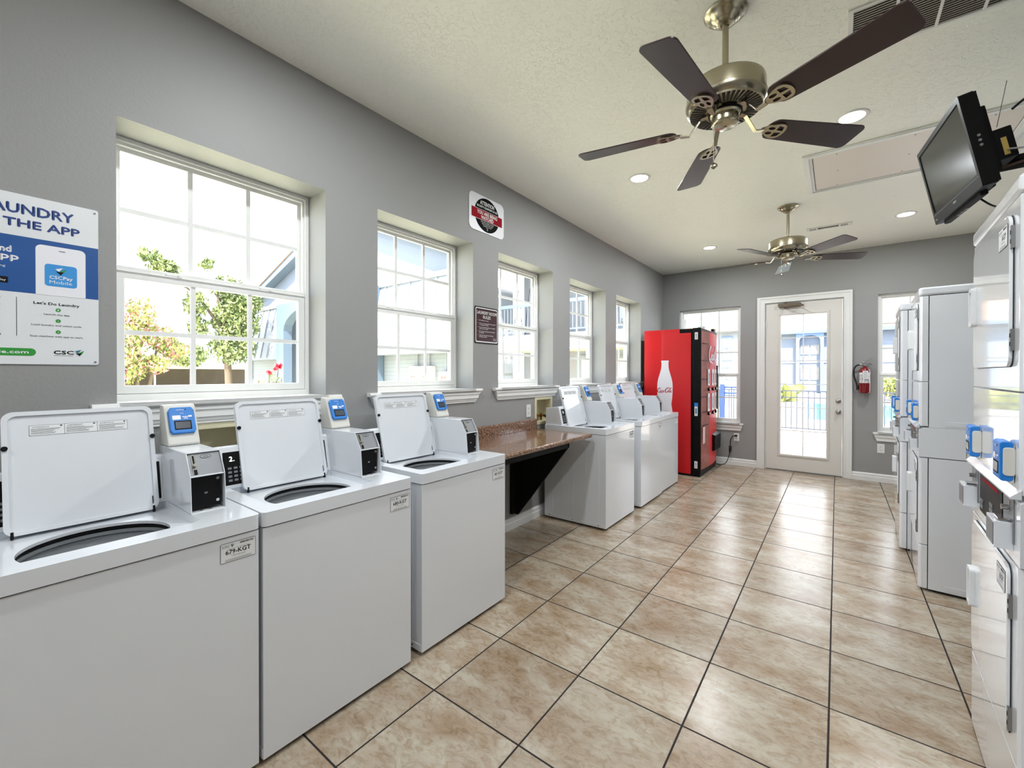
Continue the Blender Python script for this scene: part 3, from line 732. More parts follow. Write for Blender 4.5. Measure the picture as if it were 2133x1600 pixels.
# ================================================================== RECESSED WASHER BOXES, OUTLETS
def utility_box(y0, y1, z0, z1, lab):
    r = thing('washer_outlet_box', lab, 'outlet box', (0, (y0 + y1) / 2, z0)); og = (0, (y0 + y1) / 2, z0)
    b = MB(og); b.prism(rect(y0 - 0.035, y1 + 0.03, z0 - 0.03, z1 + 0.03), 0.0, 0.006, 'yz', holes=[rect(y0, y1, z0, z1)])
    b.prism(rect(y0 - 0.002, y1 + 0.002, z0 - 0.002, z1 + 0.002), -0.085, 0.004, 'yz', holes=[rect(y0 + .002, y1 - .002, z0 + .002, z1 - .002)])
    b.box(-0.09, -0.084, y0, y1, z0, z1); b.build('box_frame', BEIGEBOX, r, bevel=0.001)
    for k in (0.3, 0.62):
        y = y0 + (y1 - y0) * k
        b = MB(og); b.cyl((-0.05, y, z0 + 0.003), (-0.05, y, z0 + 0.07), 0.012, n=12); b.cyl((-0.05, y, z0 + 0.05), (0.0, y, z0 + 0.05), 0.010, n=12); b.box(-0.008, 0.0, y - 0.016, y + 0.016, z0 + 0.044, z0 + 0.056)
        b.build('valve', COPPER, r)
    b = MB(og); y = y0 + (y1 - y0) * 0.5
    b.tube(smooth_path([(0.002, y, z0 + 0.05), (0.03, y + 0.01, z0 + 0.035), (0.045, y + 0.06, z0 - 0.05), (0.04, y + 0.10, z0 - 0.3)]), 0.011)
    b.build('hose', RUBBER, r)
utility_box(0.64, 0.87, 0.885, 1.125, 'beige framed recessed washer outlet box behind the two nearest washers')
utility_box(3.40, 3.65, 0.915, 1.125, 'beige framed recessed washer outlet box right of the countertop backsplash')

def outlet(M, lab, org=(0, 0, 0)):
    o = M.translation; r = thing('wall_outlet', lab, 'outlet', o)
    b = MB(o); b.prism(rrect(-0.036, 0.036, -0.058, 0.058, 0.004), 0.0, 0.006, 'xy', X=M); b.build('cover_plate', OUTLET, r, bevel=0.0015)
    b = MB(o)
    for c in (0.021, -0.021):
        b.prism(rrect(-0.016, 0.016, c - 0.014, c + 0.014, 0.006), 0.006, 0.0072, 'xy', X=M, m=0)
        for x in (-0.006, 0.006): b.quad(M, x - 0.0014, x + 0.0014, c - 0.001, c + 0.008, 0.0075, 1)
        b.prism(circ(0, c - 0.007, 0.0026, 10), 0.0072, 0.0076, 'xy', X=M, m=1)
    b.build('receptacle', [OUTLET, INK], r)
    return r
outlet(frame((0.0, 3.264, 1.030), (0, 1, 0), (0, 0, 1)), 'white duplex outlet on the wall above the countertop backsplash')
outlet(frame((1.100, YB, 0.425), (1, 0, 0), (0, 0, 1)), 'white duplex outlet with the vending machine cord plugged in')
outlet(frame((2.751, YB, 0.430), (1, 0, 0), (0, 0, 1)), 'white duplex outlet under the window right of the door')

# ================================================================== WALL SIGNS
def sign_board(name, lab, y0, y1, z0, z1, r, mat_):
    t = thing(name, lab, 'sign', (0, (y0 + y1) / 2, z0)); og = (0, (y0 + y1) / 2, z0)
    b = MB(og); b.prism(rrect(y0, y1, z0, z1, r), 0.0008, 0.0045, 'yz'); b.build('sign_plate', mat_, t, bevel=0.0006)
    return t, og
WMt = frame((0, 0, 0), (0, 1, 0), (0, 0, 1))      # x -> world y, y -> world z

t, og = sign_board('laundry_poster', 'white and blue app poster reading LAUNDRY and THE APP, left of the first window', -0.066, 0.352, 1.411, 2.011, 0.008, POSTER_W)
WM = WMt.copy(); WM.translation = (0.0048, 0, 0)
b = MB(og)
b.prism(rect(-0.0655, 0.3515, 1.665, 1.863), 0.0045, 0.0049, 'yz', m=0)
b.build('blue_panel', POSTER_B, t)
b = MB(og)
b.text('DO LAUNDRY', WM, -0.022, 0.284, 1.9425, 0.0350, 0, 0.0003, bold=0.0016)
b.text('WITH THE APP', WM, -0.03, 0.300, 1.8955, 0.0290, 0, 0.0003, bold=0.0014)
b.build('heading_text', [INKBLUE, INK, WHITEP, TEAL, GREEN], t, flatn=True); b = MB(og)
b.text('CSC', WM, 0.232, 0.283, 1.4500, 0.0130, 1, 0.0003, bold=0.0007)
b.text('SERVICEWORKS', WM, 0.233, 0.282, 1.4435, 0.0030, 1, 0.0003)
logo_tris(b, WM, 0.286, 1.4440, 0.024, (3, 4, 1))
b.build('company_mark', [INKBLUE, INK, WHITEP, TEAL, GREEN], t, flatn=True); b = MB(og)
b.text("Let's Do Laundry", WM, 0.183, 0.299, 1.6290, 0.0095, 1, 0.0003, bold=0.0003)
for (s_, a, c, z) in (('Launch the app.', 0.208, 0.275, 1.592), ('Load laundry and select cycle.', 0.177, 0.306, 1.552), ('Scan machine with app to start.', 0.174, 0.309, 1.511)):
    b.text(s_, WM, a, c, z, 0.0066, 1, 0.0003)
for i, z in enumerate((1.612, 1.572, 1.531)):
    b.prism(circ(0.2435, z, 0.0068, 18), 0.0048, 0.0051, 'yz', m=4); b.text(str(i + 1), WM, 0.2418, 0.2452, z - 0.003, 0.006, 2, 0.0005)
b.quad(WM, 0.1422, 0.1434, 1.511, 1.648, 0.0003, 1)
b.build('instruction_text', [INKBLUE, INK, WHITEP, TEAL, GREEN], t, flatn=True); b = MB(og)
b.prism(rrect(-0.04, 0.188, 1.441, 1.468, 0.013), 0.0045, 0.0049, 'yz', m=4)
b.text('cscpaymobile.com', WM, -0.02, 0.170, 1.4495, 0.0115, 2, 0.0004, bold=0.0005)
b.build('web_address_banner', [INKBLUE, INK, WHITEP, TEAL, GREEN], t, flatn=True); b = MB(og)
b.text('and', WM, 0.092, 0.131, 1.803, 0.0215, 2, 0.0004, bold=0.0012)
b.text('app', WM, 0.087, 0.148, 1.778, 0.0215, 2, 0.0004, bold=0.0012)
b.text('by visiting', WM, 0.062, 0.118, 1.749, 0.0075, 2, 0.0004)
b.prism(rrect(0.02, 0.124, 1.693, 1.715, 0.003), 0.0045, 0.0052, 'yz', m=1); b.text('Play', WM, 0.100, 0.119, 1.700, 0.0075, 2, 0.0006)
b.text('steps', WM, 0.075, 0.107, 1.640, 0.0085, 1, 0.0003); b.text('stores.', WM, 0.075, 0.107, 1.6165, 0.0066, 1, 0.0003); b.text('apps', WM, 0.08, 0.108, 1.512, 0.0085, 1, 0.0003)
b.build('lettering', [INKBLUE, INK, WHITEP, TEAL, GREEN], t, flatn=True)
b = MB(og)
b.prism([p for p in rrect(0.188, 0.316, 1.60, 1.845, 0.016) if p[1] > 1.7] + [(0.188, 1.6642), (0.316, 1.6642)], 0.0049, 0.0053, 'yz', m=0)
b.prism(rrect(0.210, 0.293, 1.6985, 1.779, 0.010), 0.0053, 0.0056, 'yz', m=1)
b.quad(WM, 0.246, 0.262, 1.829, 1.831, 0.0010, 3)
WM2 = WMt.copy(); WM2.translation = (0.0057, 0, 0)
b.text('CSCPay', WM2, 0.222, 0.281, 1.726, 0.0125, 0, 0.0002, bold=0.0004); b.text('Mobile', WM2, 0.222, 0.280, 1.7085, 0.0125, 0, 0.0002)
logo_tris(b, WM2, 0.236, 1.742, 0.027, (0, 2, 3))
b.build('phone_picture', [WHITEP, APPBLUE, GREEN, INK], t, flatn=True)
for y, z in ((0.342, 1.998), (0.342, 1.422)):
    b = MB(og); b.cyl((0.004, y, z), (0.0062, y, z), 0.0035, n=10); b.build('screw', GREYP, t)

t, og = sign_board('security_sign', 'white square security sign with black disc reading YOU ARE BEING WATCHED', 2.454, 2.889, 2.525, 2.820, 0.045, WHITEP)
WM = WMt.copy(); WM.translation = (0.0046, 0, 0)
b = MB(og); cy, cz, R = 2.670, 2.672, 0.137
b.prism(circ(cy, cz, R * 1.12, 48, R), 0.0045, 0.0049, 'yz', m=0)
b.prism(rect(2.478, 2.866, 2.622, 2.706), 0.0049, 0.0052, 'yz', m=2); b.prism(rrect(2.481, 2.863, 2.625, 2.703, 0.006), 0.0050, 0.0055, 'yz', m=1)
b.text('ATTENTION', WM, 2.585, 2.758, 2.747, 0.032, 2, 0.0006, bold=0.0012)
b.text('SECURITY EQUIPMENT IN USE', WM, 2.545, 2.798, 2.722, 0.016, 2, 0.0006, bold=0.0006)
b.text('YOU ARE BEING', WM, 2.548, 2.796, 2.667, 0.029, 2, 0.0011, bold=0.0012)
b.text('WATCHED', WM, 2.595, 2.750, 2.632, 0.029, 2, 0.0011, bold=0.0012)
b.text('THIS AREA UNDER 24 HOUR', WM, 2.590, 2.752, 2.6045, 0.010, 2, 0.0006); b.text('VIDEO RECORDING AND', WM, 2.603, 2.740, 2.590, 0.009, 2, 0.0006); b.text('SURVEILLANCE', WM, 2.620, 2.722, 2.576, 0.009, 2, 0.0006)
b.ribbon([(2.668 + 0.01 * math.cos(a), 2.560 + 0.008 * math.sin(a)) for a in [2.2, 1.2, 0.2, -0.8, -1.6]], 0.004, WM, 0.0006, 2)
b.build('lettering', [BLACKS, SIGNRED, PAPER], t, flatn=True)

t, og = sign_board('rules_sign', 'maroon LAUNDRY ROOM RULES sign between the second and third windows', 2.520, 2.815, 1.623, 1.921, 0.016, BLACK)
b = MB(og); b.prism(rrect(2.528, 2.805, 1.631, 1.912, 0.013), 0.0045, 0.0052, 'yz', m=1); b.prism(rrect(2.536, 2.797, 1.641, 1.904, 0.009), 0.0052, 0.0056, 'yz', m=0)
WM = WMt.copy(); WM.translation = (0.0057, 0, 0)
b.text('LAUNDRY ROOM', WM, 2.545, 2.790, 1.860, 0.026, 1, 0.0003, bold=0.0007); b.text('RULES', WM, 2.620, 2.712, 1.8255, 0.026, 1, 0.0003, bold=0.0007)
rows = [('1.', 'For residents use only.', None, 1.806, 0.115), ('2.', 'We are not responsible for lost, stolen', 'or damaged clothing.', 1.782, 0.205), ('3.', 'Do not overload machines, as clothes', 'will not be as clean.', 1.750, 0.20),
        ('4.', 'Be courteous, please remove clothes', 'promptly.', 1.718, 0.195), ('5.', 'Clean lint tray at the end of each', 'drying cycle.', 1.686, 0.175)]
for n_, a, c, z, w_ in rows:
    b.text(n_, WM, 2.553, 2.560, z, 0.0095, 1, 0.0003); b.text(a, WM, 2.572, 2.572 + w_, z, 0.0085, 1, 0.0003, bold=0.0002)
    if c: b.text(c, WM, 2.572, 2.572 + w_ * (0.55 if len(c) > 12 else 0.3), z - 0.0125, 0.0085, 1, 0.0003, bold=0.0002)
b.text('Thanks,', WM, 2.745, 2.784, 1.664, 0.0085, 1, 0.0003); b.text('Manager', WM, 2.745, 2.788, 1.652, 0.0085, 1, 0.0003)
b.build('lettering', [MAROON, PAPER], t, flatn=True)

# ================================================================== VENDING MACHINE
def script_logo(b, M, x0, y0, sc, m=0, z=0.0008, upto=99):
    def sh(p): return (x0 + (p[0] + 0.22 * p[1]) * sc, y0 + p[1] * sc)
    def el(cx, cy, rx, ry): return [(cx + rx * math.cos(a * PI / 8), cy + ry * math.sin(a * PI / 8)) for a in range(17)]
    strokes = [
        ([(0.52, 0.74), (0.55, 0.88), (0.42, 0.97), (0.22, 0.86), (0.07, 0.52), (0.10, 0.18), (0.28, 0.02), (0.48, 0.10), (0.60, 0.30)], 0.11),
        ([(0.26, 0.00), (0.45, -0.12), (0.72, -0.06), (0.98, -0.16), (1.22, -0.10)], 0.07),
        (el(0.74, 0.24, 0.10, 0.20), 0.08), ([(1.10, 0.38), (1.02, 0.45), (0.93, 0.26), (0.97, 0.06), (1.10, 0.08), (1.18, 0.22)], 0.08),
        (el(1.32, 0.24, 0.10, 0.19), 0.075), ([(1.44, 0.44), (1.42, 0.12), (1.50, 0.05), (1.58, 0.18)], 0.08), ([(1.56, 0.52), (1.70, 0.58)], 0.08),
        ([(2.22, 0.70), (2.28, 0.90), (2.12, 1.02), (1.90, 0.88), (1.76, 0.50), (1.80, 0.16), (1.98, 0.00), (2.18, 0.10), (2.28, 0.30)], 0.12),
        ([(2.12, 1.03), (2.40, 1.10), (2.66, 0.94), (2.92, 1.00), (3.10, 0.84)], 0.07),
        (el(2.42, 0.24, 0.10, 0.20), 0.08), ([(2.60, 0.30), (2.70, 0.66), (2.76, 0.92), (2.68, 0.90), (2.62, 0.50), (2.62, 0.12), (2.70, 0.04), (2.78, 0.16)], 0.075),
        (el(2.90, 0.24, 0.10, 0.19), 0.075), ([(3.02, 0.44), (3.00, 0.12), (3.08, 0.05), (3.18, 0.18)], 0.08)]
    for i, (p, w) in enumerate(strokes[:upto]):
        pts = [tuple(v) for v in smooth_path([(q[0], q[1]) for q in p], 4)]; n = len(pts)
        ws = [1.25 * w * sc * (0.45 + 0.75 * math.sin(PI * (k + 0.5) / n)) for k in range(n)]
        b.ribbon([sh(q) for q in pts], ws, M, z + i * 0.00002, m)

vo = (0.5, 6.47, 0.0)
t = thing('vending_machine', 'tall red vending machine with white bottle on its side, in the far left corner', 'vending machine', vo)
VY = 6.0; VW = 0.93; VX = 0.875
b = MB(vo); b.box(0.10, 0.752, VY + 0.004, VY + VW, 0.03, 1.985); b.build('cabinet', BLACK, t, bevel=0.006)
b = MB(vo); b.prism([(0.102, 0.030), (0.738, 0.030), (0.738, 1.928), (0.588, 1.928), (0.588, 1.986), (0.102, 1.986)], VY - 0.001, VY + 0.005, 'xz'); b.build('side_panel', RED, t)
SM = frame((0, VY - 0.0012, 0), (1, 0, 0), (0, 0, 1))
half = [(0.050, 1.560), (0.052, 1.540), (0.047, 1.530), (0.049, 1.470), (0.056, 1.430), (0.072, 1.375), (0.090, 1.315), (0.102, 1.260), (0.106, 1.205), (0.104, 1.120), (0.100, 1.040), (0.092, 0.985), (0.090, 0.950), (0.098, 0.905), (0.105, 0.850), (0.102, 0.780), (0.092, 0.70), (0.086, 0.62), (0.088, 0.56), (0.080, 0.53)]
bx = 0.394
b = MB(vo); b.prism([(bx + h_, z) for h_, z in half] + [(bx - h_, z) for h_, z in reversed(half)], VY - 0.0016, VY - 0.0008, 'xz'); b.build('bottle_graphic', WHITEP, t)
b = MB(vo); script_logo(b, frame((0, VY - 0.0019, 0), (1, 0, 0), (0, 0, 1)), 0.286, 1.118, 0.0625, 0, 0.0002); b.build('bottle_lettering', COKERED, t, flatn=True)
b = MB(vo); b.box(0.756, VX - 0.012, VY, VY + VW, 0.035, 1.990); b.box(0.60, VX - 0.02, VY + 0.01, VY + VW - 0.01, 0.0, 0.035)
fdoor = b.build('front_door', BLACK, t, bevel=0.008)
FM = frame((VX, VY, 0), (0, 1, 0), (0, 0, 1))
def bulge(yy): return 0.030 * math.sin(PI * max(0, min(1, yy / VW)))
def fascia(name, y0, y1, z0, z1, mt, off=0.0, par=fdoor, n=8):
    b = MB(vo); vs = []; fs = []
    for i in range(n + 1):
        y = y0 + (y1 - y0) * i / n
        for z in (z0, z1): vs.append((VX - 0.010 + bulge(y) + off, VY + y, z))
        for z in (z0, z1): vs.append((VX - 0.022 + bulge(y) * 0.2, VY + y, z))
    for i in range(n):
        a, c = 4 * i, 4 * (i + 1); fs += [(a, c, c + 1, a + 1), (a + 2, a + 3, c + 3, c + 2), (a + 1, c + 1, c + 3, a + 3), (a, a + 2, c + 2, c)]
    fs += [(0, 1, 3, 2), (4 * n, 4 * n + 2, 4 * n + 3, 4 * n + 1)]
    b.add(vs, fs, 0, False); return b.build(name, mt, par)
fascia('clear_front_panel', 0.02, 0.34, 0.10, 1.95, mat('painted_reflections', (150, 72, 60), 0.3, coat=0.3, var=0.75, vscale=9))  # clear plastic front; its crumpled reflections are put into the mottled colour
fascia('red_panel', 0.345, 0.915, 0.10, 1.95, REDF)
b = MB(vo)
for z in (1.78, 1.55, 1.30, 1.06, 0.86, 0.68): b.box(VX + bulge(0.15) - 0.006, VX + bulge(0.15) + 0.001, VY + 0.02, VY + 0.335, z, z + 0.008)
b.build('shelf_line', BLACK, fdoor)
b = MB(vo); script_logo(b, frame((VX + 0.0245, VY, 0), (0, 1, 0), (0, 0, 1)), 0.28, 1.56, 0.20, 0, 0.0); b.build('front_lettering', WHITEP, fdoor, flatn=True)
for yy in (0.30, 0.52, 0.74):
    for z0, z1 in ((1.215, 1.44), (0.865, 1.105)):
        b = MB(vo); x = VX + bulge(yy) - 0.006; b.box(x, x + 0.006, VY + yy - 0.055, VY + yy + 0.055, z0, z1, 0); b.box(x + 0.006, x + 0.0068, VY + yy - 0.025, VY + yy + 0.025, z0 + 0.03, z1 - 0.05, 1)
        b.build('flavor_card', [WHITEP, GREYP], fdoor)
    for z in (1.165, 0.832):
        b = MB(vo); x = VX + bulge(yy) - 0.010; b.cyl((x, VY + yy, z), (x + 0.022, VY + yy, z), 0.024, n=16, m=0); b.cyl((x + 0.022, VY + yy, z), (x + 0.026, VY + yy, z), 0.017, n=16, m=1)
        b.build('selection_button', [BLACK, WHITEP], fdoor)
b = MB(vo); b.prism([(VX, 0.27), (VX + 0.055, 0.29), (VX + 0.060, 0.50), (VX, 0.53)], VY + 0.52, VY + 0.88, 'xz'); b.build('dispenser_tray', BLACK, fdoor, bevel=0.006)
b = MB(vo); b.box(VX + 0.003, VX + 0.006, VY + 0.05, VY + 0.30, 0.44, 0.66); b.build('notice_paper', mat('pink_paper', (226, 190, 188), 0.6), fdoor)
b = MB(vo); b.box(VX + 0.012, VX + 0.030, VY + 0.80, VY + 0.815, 0.86, 1.50); b.build('door_pull', BLACK, fdoor)
b = MB(vo); b.box(0.82, 0.86, VY + 0.76, VY + 0.86, 1.988, 2.035); b.build('top_bracket', BLACK, t)
for z0, z1, m_ in ((1.835, 1.930, PAPER), (0.815, 0.985, PAPER), (0.115, 0.210, PAPER)):
    b = MB(vo); x0 = 0.786; x1 = 0.826
    b.box(x0, x1, VY - 0.0008, VY + 0.001, z0, z1, 0)
    if z0 > 0.5 and z0 < 1: b.box(x0 - 0.002, x1 + 0.004, VY - 0.0013, VY, z1 - 0.045, z1 + 0.004, 1); b.box(x0 + 0.01, x1 - 0.01, VY - 0.0013, VY, z0 + 0.03, z0 + 0.10, 2)
    else:
        b.text('!', frame((0, VY - 0.0009, 0), (1, 0, 0), (0, 0, 1)), x0 + 0.013, x0 + 0.024, z0 + 0.03, 0.045, 3, 0.0003)
        b.ribbon([(x0 + 0.010, z0 + 0.02), (x0 + 0.030, z0 + 0.02), (x0 + 0.020, z0 + 0.012), (x0 + 0.031, z0 + 0.06)], 0.002, frame((0, VY - 0.0009, 0), (1, 0, 0), (0, 0, 1)), 0.0003, 3)
    b.build('side_sticker', [m_, BLUE, TEAL, INKG], fdoor)
b = MB(vo)
b.tube(smooth_path([(0.80, 6.99, 0.03), (0.90, 6.985, 0.012), (0.965, 7.02, 0.03), (1.00, 7.05, 0.10), (1.02, 7.07, 0.19)], 8), 0.0055)
b.tube([(1.02, 7.07, 0.19), (1.022, 7.073, 0.215), (1.024, 7.076, 0.225), (1.026, 7.08, 0.285), (1.026, 7.08, 0.30)], [0.009, 0.013, 0.018, 0.018, 0.010], n=12)
b.tube(smooth_path([(1.026, 7.08, 0.30), (1.03, 7.08, 0.38), (1.055, 7.075, 0.438), (1.085, 7.08, 0.450)], 8), 0.0055)
b.tube([(1.080, 7.08, 0.450), (1.092, 7.09, 0.450), (1.098, 7.105, 0.449), (1.100, 7.1315, 0.447)], [0.010, 0.014, 0.016, 0.014], n=12)
b.build('power_cord', RUBBER, t)

# ================================================================== DRYERS
def make_dryer():
    t = thing('stacked_dryer', '', 'dryer')
    W = 0.686
    b = MB(); b.box(0.050, 0.72, 0.004, W - 0.004, 0.012, 1.885); b.build('inner_frame', GAP, t)
    for z0, z1 in ((0.018, 0.846), (1.040, 1.872)):
        b = MB(); b.box(0.046, 0.720, 0.0, W, z0, z1)
        b.box(0.12, 0.70, -0.0016, 0.0, z0 + 0.012, z0 + 0.040)
        b.build('side_casing', ENAMEL, t, bevel=0.003)
    for z0, z1, gl in ((0.018, 0.291, 1), (0.295, 0.846, 1), (1.048, 1.327, 1), (1.331, 1.872, 1)):
        b = MB(); b.prism([(0.0, 0.018), (0.005, 0.006), (0.014, 0.001), (0.042, 0.0), (0.042, W), (0.014, W - 0.001), (0.005, W - 0.006), (0.0, W - 0.018)], z0, z1, 'xy')
        b.build('front_panel', ENAMELG, t, bevel=0.002)
    b = MB(); b.prism(rrect(-0.004, 0.722, -0.002, W + 0.002, 0.02), 1.876, 1.928, 'xy'); b.build('top_cap', ENAMEL, t, bevel=0.012, seg=3)
    for y0, y1 in ((0.0, 0.72),):
        b = MB(); b.prism([(0.0, 0.851), (0.72, 0.851), (0.72, 1.039), (0.022, 1.039), (0.0, 1.026)], 0.0, W, 'xz')
        b.box(0.210, 0.2125, -0.0006, 0.001, 0.853, 1.037, 1)
        cp = b.build('control_band', [ENAMEL, GAP], t, bevel=0.002)
    b = MB(); b.prism([(0.004, 1.036), (-0.018, 1.036), (-0.018, 1.042), (0.004, 1.064)], 0.004, W - 0.004, 'xz'); b.build('control_hood', ENAMEL, cp, bevel=0.001)
    M = frame((-0.0008, W, 0), (0, -1, 0), (0, 0, 1))         # x runs from the far side to the near side, as read from the aisle
    b = MB(); b.prism(rrect(0.166, 0.499, 0.885, 1.020, 0.004), -0.004, 0.002, 'xy', m=0, X=M)
    for k in range(2):
        for r in range(2):
            for c in range(3): b.prism(rrect(0.185 + k * 0.15 + c * 0.016, 0.197 + k * 0.15 + c * 0.016, 0.900 + r * 0.018 + k * 0.02, 0.914 + r * 0.018 + k * 0.02, 0.002), 0.002, 0.004, 'xy', m=1, X=M)
    b.prism(rect(0.22, 0.45, 1.002, 1.012), 0.002, 0.0026, 'xy', m=2, X=M)
    b.build('keypad_panel', [BLACK, GREYP, SIGNRED], cp)
    for y0 in (0.064, 0.566):
        b = MB(); b.box(-0.003, 0.0, y0 - 0.012, y0 + 0.102, 0.900, 1.026, 0); b.cyl((-0.02, y0 + 0.03, 0.995), (-0.003, y0 + 0.03, 0.995), 0.008, n=12, m=1); b.box(-0.030, -0.003, y0 + 0.006, y0 + 0.054, 0.962, 0.967, 1)
        b.box(-0.0045, -0.003, y0 + 0.026, y0 + 0.034, 0.985, 1.015, 1)
        b.build('coin_slot', [GREYP, CHROME], cp)
        b = MB(); b.box(-0.038, 0.0, y0, y0 + 0.100, 0.880, 0.957); b.box(-0.0395, -0.038, y0 + 0.006, y0 + 0.094, 0.886, 0.951, 1)
        b.build('coin_box', [ENAMEL, GREYP], cp, bevel=0.0015)
        ry = y0 - 0.012 if y0 < 0.3 else y0 - 0.055
        b = MB(); b.box(-0.012, -0.001, ry, ry + 0.084, 1.070, 1.180); rd = b.build('card_reader', PLASTIC_B, t, bevel=0.004)
        b = MB(); b.prism(rrect(-0.030, -0.003, 1.076, 1.188, 0.008), ry - 0.001, ry + 0.085, 'xz'); b.build('blue_bezel', BLUE, rd, bevel=0.003)
        b = MB(); b.prism(rrect(-0.024, 0.0, 1.092, 1.172, 0.008), ry - 0.004, ry + 0.088, 'xz'); b.build('side_cover', PLASTIC_B, rd, bevel=0.002)
        b = MB(); reader_face(b, frame((-0.0303, ry + 0.084, 1.080), (0, -1, 0), (0, 0, 1)), 0.084, 0.104, 1, 0, 2); b.build('reader_display', [WHITEP, SCREEN, INK], rd)
    for z0, z1, hz in ((1.397, 1.842, ((1.738, 1.802), (1.447, 1.508))), (0.335, 0.832, ((0.683, 0.750), (0.362, 0.428)))):
        b = MB()
        b.prism(rrect(0.0765, 0.6155, z0 + 0.0025, z1 - 0.0025, 0.034), -0.002, 0.002, 'yz', m=1)
        b.prism(rrect(0.078, 0.614, z0 + 0.004, z1 - 0.004, 0.033), -0.010, -0.002, 'yz', m=0)
        dr = b.build('dryer_door', [ENAMELG, GAP], t, bevel=0.004, seg=3)
        hc = (z0 + z1) / 2 + (0.005 if z0 > 1 else 0.0); hb = z0 + 0.160 if z0 > 1 else z0 + 0.175
        b = MB(); b.prism(rrect(0.545, 0.606, hb, hb + 0.142, 0.012), -0.024, -0.010, 'yz', holes=[rrect(0.560, 0.592, hb + 0.012, hb + 0.130, 0.008)]); b.build('door_handle', PLASTIC_W, dr, bevel=0.003)
        for h0, h1 in hz:
            b = MB(); b.box(-0.0085, 0.0, 0.068, 0.080, h0, h1, 0)
            for q in (0.3, 0.7): b.box(-0.0092, -0.0085, 0.070, 0.077, h0 + (h1 - h0) * q - 0.006, h0 + (h1 - h0) * q + 0.006, 1)
            b.build('door_hinge', [STEEL, INK], dr)
        Ml = frame((-0.0104, W, 0), (0, -1, 0), (0, 0, 1)) @ Matrix.Translation((0.485, z1 - 0.090, 0))
        b = asset_label_mesh(Ml, None, (0, 0, 0)); b.build('asset_label', [PAPER, INK, INKG, TEAL, GREEN], dr, flatn=True)
    for x in (0.08, 0.66):
        for y in (0.06, W - 0.06):
            b = MB(); b.cyl((x, y, 0.0), (x, y, 0.02), 0.02, n=12); b.build('foot', RUBBER, t)
    return t
d0 = make_dryer(); KD = kid_map(d0)
rz = math.radians(-2.5)
for i, (x, y, lab) in enumerate(((2.702, 1.750, 'white stacked dryer nearest the camera at the right edge, under the television'),
                                 (2.722, 3.732, 'white stacked dryer in the middle of the row, its plain side facing the camera'),
                                 (2.698, 4.489, 'white stacked dryer farthest away, partly hidden behind the middle one'))):
    o = d0 if i == 0 else copy_tree(d0, KD)
    o.location = (x, y, 0); o.rotation_euler = (0, 0, rz); o['label'] = lab; o['group'] = 'stacked dryers along the right side'

# ================================================================== CEILING: LAMPS, FANS, VENTS, HATCH
LPOS = [(0.982, 3.477, 'recessed ceiling light left of the near fan blades, above the far washers'), (0.979, 5.942, 'small recessed ceiling light near the far left corner of the ceiling'),
        (2.373, 3.458, 'recessed ceiling light beside the tip of the near ceiling fan blade'), (2.857, 5.894, 'recessed ceiling light right of the far ceiling fan, near the end wall')]
def ceiling_light(x, y, lab, hole=True):
    t = thing('ceiling_light', lab, 'ceiling light', (x, y, ZC), group='recessed ceiling lights'); og = (x, y, ZC)
    zt = ZC if hole else ZC
    b = MB(og); b.lathe([(0.066, 0.006 if hole else -0.002), (0.068, -0.005), (0.082, -0.006), (0.088, -0.003), (0.089, 0.0)], (x, y, ZC), n=40, cap=False); b.build('trim_ring', TRIM, t)
    b = MB(og); b.prism(circ(x, y, 0.067, 40), ZC + (0.002 if hole else -0.004), ZC + (0.006 if hole else -0.0005)); b.build('diffuser', LAMPG, t)
    l = bpy.data.lights.new('bulb', 'AREA'); l.shape = 'DISK'; l.size = 0.13; l.energy = LAMP; l.color = (0.915, 0.965, 1.0)
    lo = bpy.data.objects.new('bulb', l); COL.objects.link(lo); lo.parent = t; lo.location = (0, 0, -0.008)
    return t
for x, y, lab in LPOS: ceiling_light(x, y, lab)
for x, y, lab in ((0.98, 1.02, 'added recessed fill light above the nearest washers, out of view'), (2.373, 0.90, 'added recessed fill light almost above the camera, out of view'),
                  (0.98, -1.45, 'added recessed fill light behind the camera on the window side'), (2.373, -1.45, 'added recessed fill light behind the camera on the dryer side')):
    ceiling_light(x, y, lab, False)  # unseen lamps added to fill the near end of the room

